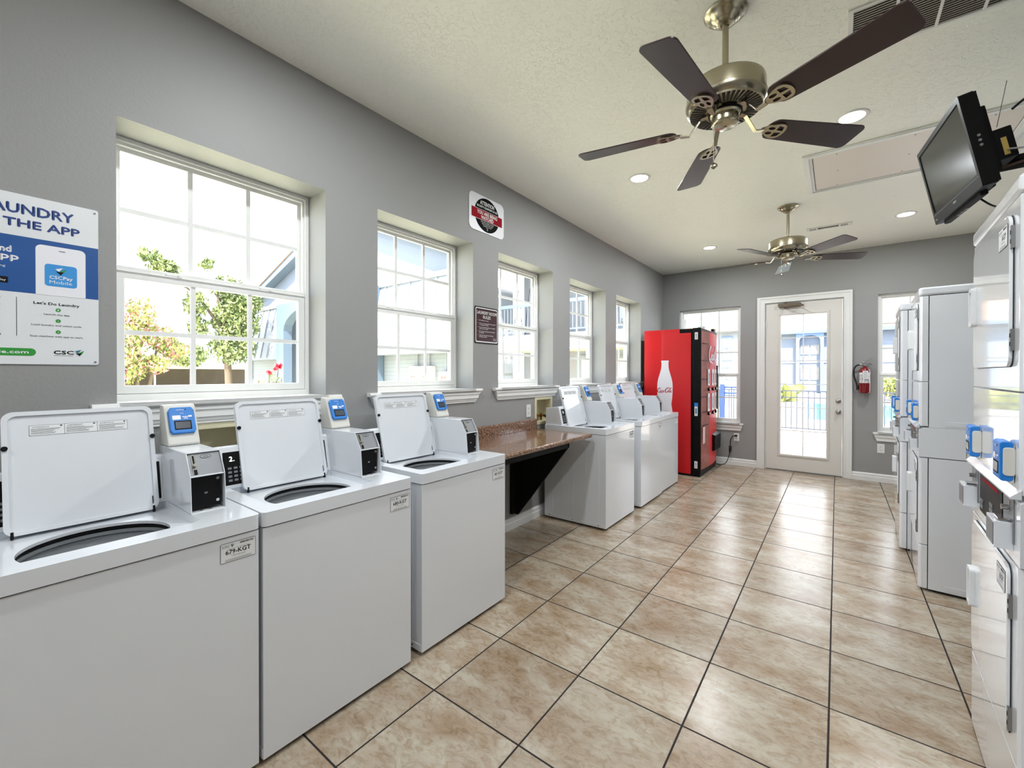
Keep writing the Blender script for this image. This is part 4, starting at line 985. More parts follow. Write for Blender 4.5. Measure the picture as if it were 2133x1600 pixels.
def make_fan():
    t = thing('ceiling_fan', '', 'ceiling fan'); z = lambda a: a - ZC
    b = MB(); b.lathe([(0.088, 0.0), (0.090, -0.006), (0.080, -0.016), (0.072, -0.018), (0.064, -0.030), (0.050, -0.042), (0.042, -0.046), (0.036, -0.054), (0.020, -0.056), (0.018, -0.050)], n=40); b.build('canopy', NICKEL, t)
    b = MB(); b.cyl((0, 0, -0.36), (0, 0, -0.06), 0.0135, n=20); b.cyl((0, 0, -0.355), (0, 0, -0.315), 0.022, n=20); b.build('downrod', NICKEL, t)
    b = MB(); b.lathe([(0.02, z(2.694)), (0.10, z(2.692)), (0.148, z(2.684)), (0.159, z(2.676)), (0.162, z(2.664)), (0.162, z(2.612)), (0.167, z(2.608)), (0.167, z(2.598)), (0.162, z(2.584)), (0.150, z(2.572))], n=56, cap=False)
    mo = b.build('motor_housing', NICKEL, t)
    b = MB(); b.lathe([(0.152, z(2.573)), (0.150, z(2.5655)), (0.080, z(2.5615)), (0.0, z(2.5615))], n=56, cap=False); b.build('vent_plate', NICKEL, mo)
    b = MB()
    for k in range(45):
        a = 2 * PI * k / 45; c, s_ = math.cos(a), math.sin(a)
        R_ = Matrix.Rotation(a, 4, 'Z')
        b.add([(0.086, -0.0034, z(2.5605)), (0.146, -0.0062, z(2.5640)), (0.146, 0.0062, z(2.5640)), (0.086, 0.0034, z(2.5605))], [(0, 1, 2, 3)], 0, False, R_)
    b.build('vent_slots', GAP, mo, flatn=True)
    b = MB(); b.lathe([(0.070, z(2.562)), (0.070, z(2.552)), (0.060, z(2.550)), (0.0, z(2.550))], n=40); b.build('flywheel', BLACKM, t)
    b = MB(); b.lathe([(0.060, z(2.556)), (0.064, z(2.550)), (0.060, z(2.544)), (0.055, z(2.542)), (0.053, z(2.514)), (0.057, z(2.511)), (0.056, z(2.505)), (0.045, z(2.498)), (0.0, z(2.495))], n=40)
    b.lathe([(0.006, z(2.4955)), (0.006, z(2.492)), (0, z(2.491))], n=12); b.build('switch_housing', NICKEL, t)
    b = MB(); b.tube([(0.040, -0.030, z(2.53)), (0.047, -0.034, z(2.515)), (0.048, -0.035, z(2.36))], 0.0016, n=6)
    b.lathe([(0, z(2.362)), (0.003, z(2.36)), (0.0165, z(2.350)), (0.0165, z(2.340)), (0.003, z(2.330)), (0, z(2.330))], (0.048, -0.035, 0), n=18, sy=0.35); b.build('pull_chain', NICKEL, t)
    zb = z(2.505)
    for k in range(5):
        R_ = Matrix.Rotation(-2 * PI * k / 5, 4, 'Z') @ Matrix.Translation((0, 0, zb)) @ Matrix.Rotation(math.radians(-12.5), 4, 'X')
        # blade plank: rounded root, slightly flared, clipped round tip
        r0, r1, w0_, w1_ = 0.205, 0.675, 0.056, 0.071
        pts = []
        for i in range(9):
            a = PI / 2 + PI * i / 8; pts.append((r0 + 0.042 + 0.042 * math.cos(a), w0_ * math.sin(a)))
        for cx, cy, a0 in ((r1 - 0.028, -w1_ + 0.028, -90), (r1 - 0.028, w1_ - 0.028, 0)):
            for i in range(7):
                a = math.radians(a0 + 90 * i / 6); pts.append((cx + 0.028 * math.cos(a), cy + 0.028 * math.sin(a)))
        b = MB(); b.prism(pts, 0.0, 0.006, 'xy', X=R_); bl = b.build('blade', BLADE, t, bevel=0.0012)
        # cast blade iron: arm, shield with three openings
        b = MB(); arm = [(0.060, 0.0, z(2.556) - zb), (0.100, 0.0, z(2.552) - zb), (0.150, 0.0, -0.018), (0.190, 0.0, -0.012)]
        R0 = Matrix.Rotation(-2 * PI * k / 5, 4, 'Z') @ Matrix.Translation((0, 0, zb))
        for (p, q, w, w2) in ((arm[0], arm[1], 0.016, 0.011), (arm[1], arm[2], 0.011, 0.009), (arm[2], arm[3], 0.009, 0.012)):
            vs = [(p[0], -w, p[2]), (p[0], w, p[2]), (q[0], w2, q[2]), (q[0], -w2, q[2])]; vs += [(v[0], v[1], v[2] + 0.006) for v in vs]
            b.add(vs, [(0, 1, 2, 3), (7, 6, 5, 4), (0, 4, 5, 1), (1, 5, 6, 2), (2, 6, 7, 3), (3, 7, 4, 0)], 0, False, R0)
        sh = []
        for i in range(25):
            a = 2 * PI * i / 24; rr_ = 1.0
            x = 0.240 + 0.058 * math.cos(a); y = 0.054 * math.sin(a) * (0.72 + 0.36 * math.cos(a)); sh.append((x, y))
        sh = sh[:-1]
        h1 = circ(0.226, 0.0135, 0.016, 14, 0.0085); h2 = circ(0.226, -0.0135, 0.016, 14, 0.0085)
        h3 = [(0.252, 0.032), (0.252, 0.007), (0.284, 0.005), (0.277, 0.026)]; h4 = [(x, -y) for x, y in reversed(h3)]
        b.prism(sh, -0.008, -0.0005, 'xy', holes=[h1, h2, h3, h4], X=R_)
        b.build('blade_iron', NICKEL, t, bevel=0.001)
    return t
f0 = make_fan(); KF = kid_map(f0)
for i, (x, y, ph, lab) in enumerate(((1.896, 2.119, 190.2, 'large near ceiling fan with five dark blades and brushed nickel motor'), (1.915, 4.950, 243.6, 'smaller looking far ceiling fan hanging in front of the end wall'))):
    o = f0 if i == 0 else copy_tree(f0, KF)
    o.location = (x, y, ZC); o.rotation_euler = (0, 0, math.radians(ph)); o['label'] = lab; o['group'] = 'ceiling fans'

def louver_box(name, lab, x0, x1, y0, y1, secs, nl, cat='vent'):
    og = ((x0 + x1) / 2, (y0 + y1) / 2, ZC); t = thing(name, lab, cat, og)
    b = MB(og); e = 0.018
    b.prism(rect(x0, x1, y0, y1), ZC - 0.008, ZC - 0.0005, 'xy', holes=[rect(a, c, y0 + e, y1 - e) for a, c in secs]); b.build('vent_frame', TRIM, t, bevel=0.002)
    b = MB(og); b.box(x0 + 0.008, x1 - 0.008, y0 + 0.008, y1 - 0.008, ZC - 0.0012, ZC - 0.0004); b.build('dark_backing', mat('grille_recess', (96, 90, 80), 0.8), t)
    b = MB(og)
    for a, c in secs:
        for k in range(nl):
            y = y0 + e + (y1 - y0 - 2 * e) * (k + 0.5) / nl; hw = (y1 - y0 - 2 * e) / nl * 0.34
            b.add([(a, y - hw, ZC - 0.0072), (c, y - hw, ZC - 0.0072), (c, y + hw, ZC - 0.0020), (a, y + hw, ZC - 0.0020), (a, y - hw, ZC - 0.0062), (c, y - hw, ZC - 0.0062), (c, y + hw, ZC - 0.0012), (a, y + hw, ZC - 0.0012)],
                  [(0, 1, 2, 3), (7, 6, 5, 4), (0, 4, 5, 1), (2, 6, 7, 3)])
    b.build('louvers', TRIM, t)
    return t, og
louver_box('return_air_grille', 'large white return air grille in the ceiling at the top right corner', 2.338, 3.150, 2.440, 2.800, [(2.358, 2.505), (2.517, 2.660), (2.672, 2.815), (2.827, 2.970), (2.982, 3.130)], 20)
t, og = louver_box('supply_register', 'small white ceiling register behind the far fan', 2.020, 2.430, 5.825, 5.930, [(2.125, 2.310)], 5)
b = MB(og)
for x0 in (2.050, 2.330):
    for k in range(6): b.box(x0 + k * 0.0105, x0 + k * 0.0105 + 0.005, 5.845, 5.912, ZC - 0.0086, ZC - 0.0080)
b.build('end_slots', GAP, t)

hx0, hx1, hy0, hy1 = 2.086, 3.30, 3.868, 4.695
og = (2.7, 4.28, ZC); t = thing('attic_hatch', 'white attic hatch panel with moulded frame in the ceiling above the dryers', 'attic hatch', og)
b = MB(og); b.prism(rect(hx0, hx1, hy0, hy1), ZC - 0.012, ZC - 0.0005, 'xy', holes=[rect(hx0 + 0.06, hx1 - 0.06, hy0 + 0.06, hy1 - 0.06)])
b.prism(rect(hx0 + 0.012, hx1 - 0.012, hy0 + 0.012, hy1 - 0.012), ZC - 0.020, ZC - 0.012, 'xy', holes=[rect(hx0 + 0.04, hx1 - 0.04, hy0 + 0.04, hy1 - 0.04)]); b.build('hatch_frame', TRIM, t, bevel=0.003)
b = MB(og); b.box(hx0 + 0.056, hx1 - 0.056, hy0 + 0.056, hy1 - 0.056, ZC - 0.003, ZC - 0.0008); b.build('shadow_gap', GAP, t)
b = MB(og); b.box(hx0 + 0.064, hx1 - 0.064, hy0 + 0.064, hy1 - 0.064, ZC - 0.007, ZC - 0.003, 0)
rnd = random.Random(3)
for x in (2.30, 2.72, 3.1):
    for y in (hy0 + 0.09, (hy0 + hy1) / 2, hy1 - 0.09):
        b.prism(circ(x + rnd.uniform(-.01, .01), y, 0.005, 8), ZC - 0.0076, ZC - 0.007, 'xy', m=1)
b.build('hatch_panel', [mat('hatch_paint', (222, 212, 204), 0.45, bump=0.1, bscale=12), GAP], t)

# ================================================================== TELEVISION
a_, t_, ro = math.radians(4.8), math.radians(11.7), math.radians(-1.9)
n_ = Vector((-math.cos(a_) * math.cos(t_), -math.sin(a_) * math.cos(t_), -math.sin(t_)))
rg = Vector((math.sin(a_), -math.cos(a_), 0)); uv = rg.cross(-n_); uv = uv if uv.z > 0 else -uv
RR = rg * math.cos(ro) + uv * math.sin(ro); UU = -rg * math.sin(ro) + uv * math.cos(ro)
tvc = Vector((2.735, 3.034, 2.415))
TM = frame(tvc, RR, UU)
if TM.to_3x3().col[2].dot(n_) < 0: TM = Matrix((RR, UU, n_)).transposed().to_4x4(); TM.translation = tvc
og = tuple(tvc)
t = thing('television', 'small black flat television tilted down above the nearest dryer', 'television', og)
W2, H2 = 0.33, 0.21
b = MB(og)
b.prism(rrect(-W2, W2, -H2, H2, 0.010), -0.050, 0.0, 'xy', holes=[rrect(-W2 + 0.024, W2 - 0.024, -H2 + 0.062, H2 - 0.024, 0.002)], X=TM)
b.prism(rect(-W2 + 0.005, W2 - 0.005, -H2 + 0.005, H2 - 0.005), -0.060, -0.012, 'xy', X=TM)
b.build('bezel', TVB, t, bevel=0.003)
b = MB(og); b.prism(rect(-W2 + 0.022, W2 - 0.022, -H2 + 0.060, H2 - 0.022), -0.012, -0.004, 'xy', X=TM); b.build('screen', TVS, t)
b = MB(og); b.box(-W2 + 0.01, W2 - 0.01, -H2 + 0.049, -H2 + 0.0505, 0.0, 0.0006, X=TM); b.box(-0.02, 0.02, -H2 + 0.028, -H2 + 0.036, 0.0, 0.0006, X=TM); b.box(-W2 + 0.02, -W2 + 0.05, -H2 + 0.020, -H2 + 0.026, 0, 0.0006, X=TM)
b.build('bezel_marks', GREYP, t)
b = MB(og); b.box(-0.24, 0.24, -0.15, 0.16, -0.105, -0.055, X=TM); b.box(-0.15, 0.20, -0.20, -0.06, -0.085, -0.055, X=TM); b.box(-0.28, 0.22, -H2 - 0.018, -H2 + 0.01, -0.050, -0.020, X=TM); b.build('back_housing', BLACKM, t, bevel=0.006)
b = MB(og)
for k in range(3): b.cyl(TM @ Vector((W2 - 0.0005, 0.01 - k * 0.022, -0.030)), TM @ Vector((W2 + 0.002, 0.01 - k * 0.022, -0.030)), 0.006, n=10)
for k in range(3): b.box(-0.02 - k * 0.05, 0.01 - k * 0.05, -H2 - 0.0190, -H2 - 0.0178, -0.042, -0.028, X=TM)
b.build('side_button', GREYP, t)
og = (2.86, 2.88, 2.45)
t = thing('cable_box', 'black box with a yellow sticker strapped behind the television', 'cable box', og)
b = MB(og); b.box(0.04, 0.205, -0.095, 0.045, -0.175, -0.108, X=TM); b.build('box_case', BLACKM, t, bevel=0.005)
b = MB(og); b.box(0.205, 0.2058, -0.08, 0.0, -0.150, -0.132, X=TM); b.build('sticker', YELLOWT, t)
og = (XR, 3.05, 2.42)
t = thing('tv_wall_mount', 'black articulated wall mount arm holding the television', 'wall mount', og)
p0 = TM @ Vector((0.0, -0.01, -0.107))
b = MB(og); b.box(-0.10, 0.10, -0.10, -0.005, -0.119, -0.1065, X=TM); b.build('vesa_plate', BLACKM, t, bevel=0.002)
b = MB(og); b.box(XR - 0.02, XR, 2.95, 3.15, 2.28, 2.52); b.build('wall_plate', BLACKM, t, bevel=0.002)
b = MB(og)
pa = TM @ Vector((0.0, -0.06, -0.125)); pb = Vector((3.30, 2.86, 2.33)); pc = Vector((XR - 0.02, 3.05, 2.38))
for p, q in ((pa, pb), (pb, pc)): b.tube([p, q], 0.034, n=8)
b.cyl(pb - Vector((0, 0, 0.05)), pb + Vector((0, 0, 0.05)), 0.05, n=16); b.cyl(pa - Vector((0, 0, 0.05)), pa + Vector((0, 0, 0.05)), 0.030, n=16)
b.build('swing_arm', BLACKM, t, bevel=0.001)
def cable(pts, r, m, lab, name='cable'):
    b = MB(tuple(pts[0])); b.tube(smooth_path(pts, 8), r, n=8); o = b.build(name, m); return tag(o, lab, 'cable')
q = lambda x, y, z: tuple(TM @ Vector((x, y, z)))
cable([q(0.05, -0.205, -0.07), q(0.16, -0.29, -0.09), q(0.28, -0.25, -0.13), q(0.33, -0.20, -0.17)], 0.004, RUBBER, 'thin black cable looping under the television')
cable([q(0.245, -0.14, -0.10), q(0.34, -0.16, -0.22), q(0.42, -0.17, -0.38), q(0.50, -0.10, -0.55)], 0.006, mat('brown_cable', (60, 36, 28), 0.6), 'thicker brown cable running right from the television')
cable([q(0.23, 0.10, -0.18), q(0.28, 0.11, -0.22), q(0.30, 0.05, -0.26), q(0.25, 0.00, -0.24), q(0.27, -0.03, -0.19), q(0.33, 0.02, -0.22)], 0.005, RUBBER, 'coiled black cable bunched behind the cable box')
cable([q(0.215, -0.06, -0.14), q(0.30, -0.10, -0.22), q(0.40, -0.05, -0.34), q(0.48, 0.0, -0.48)], 0.004, mat('grey_cable', (178, 178, 172), 0.5), 'light grey cable behind the television')
b = MB(); b.tube([q(0.18, 0.06, -0.14), q(0.20, 0.24, -0.20)], 0.0012, n=6)
o = b.build('antenna_rod', BLACKM); tag(o, 'thin wire antenna standing up behind the television', 'antenna')

# ================================================================== FIRE EXTINGUISHER
ex, ey = 2.585, YB - 0.070
og = (ex, ey, 1.13); t = thing('fire_extinguisher', 'dark red fire extinguisher hanging on the wall right of the door', 'fire extinguisher', og)
b = MB(og); b.lathe([(0.045, 1.130), (0.055, 1.134), (0.059, 1.145), (0.059, 1.400), (0.056, 1.425), (0.044, 1.448), (0.024, 1.462), (0.018, 1.470), (0.018, 1.480)], (ex, ey, 0), n=36); b.build('cylinder', REDD, t)
b = MB(og)
def wrap(b, z0, z1, a0, a1, r, m=0, n=12):
    vs = []
    for i in range(n + 1):
        a = math.radians(a0 + (a1 - a0) * i / n)
        for z in (z0, z1): vs.append((ex + r * math.cos(a), ey + r * math.sin(a), z))
    b.add(vs, [(2 * i, 2 * i + 2, 2 * i + 3, 2 * i + 1) for i in range(n)], m, True)
wrap(b, 1.262, 1.395, 200, 330, 0.0597, 0)
rnd = random.Random(11)
for c in range(4):
    for r in range(6):
        a = 205 + c * 30; wrap(b, 1.272 + r * 0.017, 1.280 + r * 0.017, a, a + rnd.uniform(8, 24), 0.0600, 1, 3)
b.build('instruction_label', [PAPER, INKG], t, flatn=True)
b = MB(og); b.prism(rrect(ex - 0.022, ex + 0.034, 1.312, 1.418, 0.006), ey - 0.0665, ey - 0.065, 'xz', m=0)
for k in range(6): b.box(ex - 0.014, ex + 0.024, ey - 0.0670, ey - 0.0665, 1.325 + k * 0.014, 1.328 + k * 0.014, 1)
b.box(ex - 0.002, ex + 0.012, ey - 0.0670, ey - 0.0665, 1.402, 1.408, 1)
b.build('inspection_tag', [PAPER, INKG], t)
b = MB(og); b.cyl((ex, ey, 1.475), (ex, ey, 1.520), 0.017, n=16)
b.cyl((ex - 0.05, ey, 1.497), (ex + 0.01, ey, 1.497), 0.011, n=12); b.cyl((ex + 0.005, ey - 0.028, 1.495), (ex + 0.005, ey, 1.495), 0.014, n=14)
b.build('valve', STEEL, t)
b = MB(og); b.tube(smooth_path([(ex - 0.03, ey, 1.512), (ex + 0.015, ey, 1.540), (ex + 0.050, ey, 1.572), (ex + 0.072, ey, 1.582)], 6), [0.007] * 18 + [0.006]); b.build('carry_handle', STEEL, t)
b = MB(og); b.tube(smooth_path([(ex - 0.02, ey, 1.528), (ex + 0.03, ey, 1.520), (ex + 0.065, ey, 1.508), (ex + 0.082, ey, 1.496)], 6), 0.006); b.build('lever', STEEL, t)
b = MB(og); b.tube(smooth_path([(ex - 0.048, ey, 1.497), (ex - 0.085, ey, 1.480), (ex - 0.108, ey, 1.43), (ex - 0.105, ey, 1.34), (ex - 0.080, ey, 1.25), (ex - 0.072, ey, 1.195)], 8), 0.0095, n=12)
b.cyl((ex - 0.074, ey, 1.235), (ex - 0.070, ey, 1.172), 0.013, 0.016, n=14); b.build('hose', RUBBER, t)
b = MB(og); b.box(ex - 0.012, ex + 0.012, ey + 0.018, YB, 1.42, 1.50); b.build('wall_hook', STEEL, t)

# ================================================================== OUTDOORS
GZ = -0.12
SIDW = mat('white_siding', (134, 138, 146), 0.6, var=0.03)
SIDB = mat('pale_blue_siding', (108, 118, 136), 0.6, var=0.03)
LAP = stripes('lap_siding', (124, 130, 134), (104, 110, 118), 2, 0.13, 0.10)
SEAM = mat('metal_panel', (122, 130, 142), 0.45)
BLUEG = mat('blue_grey_trim', (88, 104, 122), 0.6)
BLUEL = mat('light_blue_metal', (94, 120, 176), 0.5)
SHING = mat('tan_shingles', (150, 120, 106), 0.9, var=0.15, vscale=3)
BLIND = stripes('window_blinds', (156, 150, 138), (130, 126, 116), 2, 0.06, 0.25)
PATIO = mat('sunlit_concrete', (160, 152, 145), 0.85, var=0.06, vscale=0.8)
LAWN = mat('dry_ground', (214, 213, 184), 0.95, var=0.08, vscale=2.0)
WATER = mat('pool_water', (60, 150, 166), 0.08)
STONE = mat('white_stone', (150, 152, 152), 0.8, var=0.1, vscale=6)
TRUNK = mat('bark', (96, 84, 70), 0.9, var=0.2)
DKG = mat('fence_metal', (58, 64, 78), 0.5)
b = MB(); b.box(-60, -0.26, -30, 60, GZ - 0.2, GZ); tag(b.build('yard_ground', LAWN), None, None, kind='structure')
b = MB(); b.prism(rect(-0.255, 60, 7.31, 60), GZ - 0.2, GZ + 0.005, 'xy', holes=[[(1.50, 17.0), (8.5, 15.2), (12, 31), (0.95, 30)]]); tag(b.build('pool_deck', PATIO), None, None, kind='structure')
b = MB(); b.prism([(1.40, 16.9), (8.6, 15.1), (12.1, 31.1), (0.85, 30.1)], GZ - 0.22, GZ - 0.10); tag(b.build('pool_water', WATER), 'turquoise swimming pool behind the thin metal fence, seen through the door', 'pool')

def facade_window(par, x0, x1, y, z0, z1, name='window', fr=None, n=1):
    b = MB(); b.prism(rect(x0, x1, z0, z1), y - 0.05, y, 'xz', holes=[rect(x0 + 0.05, x1 - 0.05, z0 + 0.05, z1 - 0.05)]); w = b.build(name, fr or SIDW, par)
    b = MB(); b.box(x0 + 0.05, x1 - 0.05, y - 0.02, y - 0.005, z0 + 0.05, z1 - 0.05); b.build('blinds', BLIND, w)
    b = MB(); b.box(x0 + 0.05, x1 - 0.05, y - 0.035, y - 0.025, (z0 + z1) / 2 - 0.02, (z0 + z1) / 2 + 0.02)
    for k in range(1, n + 1): xx = x0 + (x1 - x0) * k / (n + 1); b.box(xx - 0.015, xx + 0.015, y - 0.035, y - 0.025, z0 + 0.05, z1 - 0.05)
    b.build('glazing_bar', fr or SIDW, w)

# gabled apartment wing seen through the first two windows
t = thing('apartment_building', 'pale gabled apartment wing with arched blue bay, seen through the two nearest windows', 'building')
rake = lambda x: 4.33 + 0.322 * (x + 21.4) if x < -12.6 else 7.16 - 0.37 * (x + 12.6)
XA = -6.6
b = MB(); b.prism([(-21.3, 4.28), (-21.3, rake(-21.3)), (-12.6, 7.16), (XA, rake(XA)), (XA, 4.28)], 9.0, 9.3, 'xz'); b.build('gable_wall', SIDB, t)
b = MB(); b.prism([(-21.7, 4.2), (-12.6, 7.13), (XA + 0.1, rake(XA) - 0.14), (XA + 0.1, rake(XA) + 0.22), (-12.6, 7.47), (-21.7, 4.5)], 8.6, 8.98, 'xz'); b.build('rake_trim', BLUEG, t)
b = MB(); b.add([(-22.0, 8.55, 4.28), (-12.6, 8.55, 7.50), (-12.6, 11.8, 7.50), (-22.0, 11.8, 4.28), (-22.0, 8.55, 4.34), (-12.6, 8.55, 7.56), (-12.6, 11.8, 7.56), (-22.0, 11.8, 4.34),
                (XA + 0.15, 8.55, rake(XA) + 0.12), (XA + 0.15, 11.8, rake(XA) + 0.12), (XA + 0.15, 8.55, rake(XA) + 0.18), (XA + 0.15, 11.8, rake(XA) + 0.18)],
               [(0, 1, 2, 3), (7, 6, 5, 4), (0, 4, 5, 1), (1, 8, 9, 2), (5, 6, 11, 10), (1, 5, 10, 8), (0, 3, 7, 4), (8, 10, 11, 9), (3, 2, 6, 7), (2, 9, 11, 6)]); b.build('roof', SHING, t)
for x0, x1 in ((-20.6, -17.25), (-10.1, XA)):
    b = MB(); b.prism([(9.0, 4.3), (8.86, 4.28), (8.45, 2.08), (8.45, 1.98), (9.0, 1.98)], x0, x1, 'yz')
    x = x0 + 0.3
    while x < x1 - 0.1: b.prism([(8.85, 4.26), (8.82, 4.26), (8.41, 2.06), (8.45, 2.06)], x, x + 0.05, 'yz'); x += 0.62
    b.build('mansard_panel', SEAM, t)
    b = MB(); b.box(x0, x1, 9.0, 9.2, GZ, 2.0); b.build('lower_wall', LAP, t)
    b = MB(); b.box(x0, x1, 8.80, 9.0, 4.28, 4.44); b.build('band_trim', SIDW, t)
b = MB(); b.box(-21.3, -20.6, 8.9, 9.3, GZ, 4.3); b.build('corner_post', SIDW, t)
arch = [(-16.6, GZ), (-16.6, 3.2)] + [(-13.65 - 2.95 * math.cos(PI * k / 14), 3.2 + 1.0 * math.sin(PI * k / 14)) for k in range(1, 14)] + [(-10.7, 3.2), (-10.7, GZ)]
b = MB(); b.prism([(-17.25, GZ), (-17.25, 4.34), (-10.1, 4.34), (-10.1, GZ)] + list(reversed(arch)), 8.62, 8.98, 'xz'); b.build('arch_surround', BLUEG, t)
b = MB(); b.box(-17.2, -10.2, 10.2, 10.4, GZ, 4.3); b.build('bay_wall', SIDB, t)
b = MB(); b.box(-17.25, -17.1, 9.0, 10.2, GZ, 4.3); b.box(-10.35, -10.12, 9.0, 10.2, GZ, 4.3); b.build('bay_cheek', BLUEG, t)
for x in (-16.6, -14.4, -12.3, -10.9 - 0.75):
    for z0, z1 in ((0.5, 1.75), (2.55, 3.75)): facade_window(t, x, x + 1.3 if x < -12 else x + 1.0, 10.2, z0, z1)
b = MB(); b.box(-21.3, -21.1, 9.31, 11.7, GZ, 4.2); b.box(XA - 0.2, XA, 9.31, 11.7, GZ, 4.2); b.build('side_wall', SIDW, t)
for i, (x0, x1, lab) in enumerate(((-8.56, -8.06, 'cream electrical meter box with a red notice on the siding, left one'), (-8.00, -7.52, 'cream electrical meter box with a red notice on the siding, right one'), (-7.18, -6.86, 'smaller pale electrical box right of the two meter boxes'))):
    z0, z1 = (1.18, 1.60) if i < 2 else (1.16, 1.44)
    og = ((x0 + x1) / 2, 8.9, z0); t2 = thing('electrical_box', lab, 'electrical box', og)
    b = MB(og); b.box(x0, x1, 8.80, 8.998, z0, z1); b.build('box_case', mat('cream_metal', (226, 218, 196), 0.6) if i < 2 else SIDW, t2, bevel=0.01)
    b = MB(og); zz = z0 + 0.06
    for k in range(2): b.box(x0 + 0.10 + k * 0.12, x0 + 0.18 + k * 0.12, 8.794, 8.80, zz, zz + 0.07)
    b.build('red_notice', mat('notice_red', (196, 70, 60), 0.6), t2)
    b = MB(og); b.cyl(((x0 + x1) / 2, 8.95, z1), ((x0 + x1) / 2, 8.95, 2.0), 0.02, n=8); b.build('conduit', SIDW, t2)

# walkway building seen through the three farther windows
t = thing('walkway_building', 'white two storey building with blue posts and upper walkway, seen through the farther side windows', 'building')
b = MB(); b.box(-6.35, -1.9, 12.0, 12.2, GZ, 5.6); b.build('wall', SIDW, t)
b = MB(); b.box(-6.35, -1.85, 10.3, 12.0, 4.75, 4.95); b.box(-6.35, -1.85, 10.25, 10.4, 4.60, 4.75); b.build('roof_soffit', mat('pale_teal_soffit', (160, 178, 178), 0.7), t)
b = MB(); b.box(-6.35, -1.85, 10.6, 12.0, 2.18, 2.55); b.build('walkway_slab', SIDW, t)
b = MB(); b.box(-6.35, -1.85, 10.62, 12.0, 2.08, 2.18); b.build('slab_soffit', mat('beige_soffit', (170, 166, 152), 0.7), t)
b = MB(); b.box(-6.35, -1.85, 10.66, 10.70, 3.42, 3.52); b.box(-6.35, -1.85, 10.67, 10.69, 2.64, 2.68); b.build('railing_rail', BLUEL, t)
b = MB(); x = -6.3
while x < -1.9: b.box(x, x + 0.018, 10.67, 10.69, 2.66, 3.44); x += 0.13
b.build('railing_bars', SIDB, t)
for x in (-4.35, -2.05):
    b = MB(); b.box(x, x + 0.14, 10.55, 10.69, GZ, 4.6); b.build('post', BLUEL, t)
for x0, x1, z0, z1 in ((-6.1, -5.6, 2.6, 4.4), (-5.4, -4.9, GZ, 2.0), (-4.15, -3.6, GZ, 1.95), (-3.95, -3.2, 2.9, 4.5), (-2.9, -2.45, GZ, 1.9), (-2.85, -2.4, 2.9, 4.4)):
    b = MB(); b.box(x0, x1, 11.95, 12.0, z0, z1, 0); b.box(x0 + 0.07, x1 - 0.07, 11.93, 11.95, z0 + 0.1, z1 - 0.07, 1); b.build('shutter_panel', [SIDW, mat('grey_green_panel', (168, 184, 178), 0.6)], t)
b = MB()
for x in (-6.2, -5.75, -5.3, -4.85): b.tube([(x, 11.2, 2.6), (x + 0.20, 11.2, 4.1), (x + 0.40, 11.2, 2.6)], 0.014, n=6)
b.build('trellis_bars', DKG, t)
t = thing('hanging_planter', 'hanging planter basket under the walkway, seen through the third window', 'planter', (-5.6, 10.9, 1.0))
b = MB((-5.6, 10.9, 1.0)); b.lathe([(0.0, 0.90), (0.08, 0.91), (0.12, 0.97), (0.14, 1.08)], (-5.6, 10.9, 0), n=16); b.build('basket', TRUNK, t)
b = MB((-5.6, 10.9, 1.0))
for a in range(3): b.tube([(-5.6 + 0.13 * math.cos(a * 2.1), 10.9 + 0.13 * math.sin(a * 2.1), 1.08), (-5.6, 10.9, 2.08)], 0.004, n=5)
b.build('hanger', DKG, t)

# building beyond the pool
t = thing('poolside_building', 'pale blue building with tan shingle roof and blue arch, beyond the pool', 'building')
yC = 40.0
b = MB(); b.box(-4.5, 16, yC, yC + 0.3, GZ, 4.75); b.build('wall', SIDB, t)
b = MB(); b.prism([(yC - 0.6, 4.70), (yC + 5, 8.25), (yC + 11, 4.70)], -5.0, 4.72, 'yz'); b.prism([(yC - 0.6, 4.70), (yC + 5, 8.25), (yC + 11, 4.70)], 4.72, 17, 'yz'); b.build('roof', SHING, t)
b = MB(); b.box(-5.0, 17, yC - 0.65, yC - 0.5, 4.45, 4.72); b.build('gutter', BLUEG, t)
ax0, ax1 = -0.25, 1.5
arch = [(ax0 + 0.22, GZ), (ax0 + 0.22, 3.9)] + [((ax0 + ax1) / 2 - ((ax1 - ax0) / 2 - 0.22) * math.cos(PI * k / 12), 3.9 + 0.42 * math.sin(PI * k / 12)) for k in range(1, 12)] + [(ax1 - 0.22, 3.9), (ax1 - 0.22, GZ)]
b = MB(); b.prism([(ax0, GZ), (ax0, 4.5), (ax1, 4.5), (ax1, GZ)] + list(reversed(arch)), yC - 0.5, yC - 0.05, 'xz'); b.build('arch_surround', BLUEL, t)
for z0, z1 in ((2.85, 3.6), (0.9, 1.9)):
    for x0 in (0.02, 0.66): facade_window(t, x0, x0 + 0.56, yC, z0, z1, n=2)
for x in (-3.4, -1.7, 2.6, 4.4, 6.2, 8.0):
    b = MB(); b.box(x, x + 0.06, yC - 0.03, yC, GZ, 4.6); b.build('batten', SIDW, t)
b = MB(); b.box(-4.5, 16, yC - 0.06, yC, 2.2, 2.32); b.build('band_trim', SIDW, t)

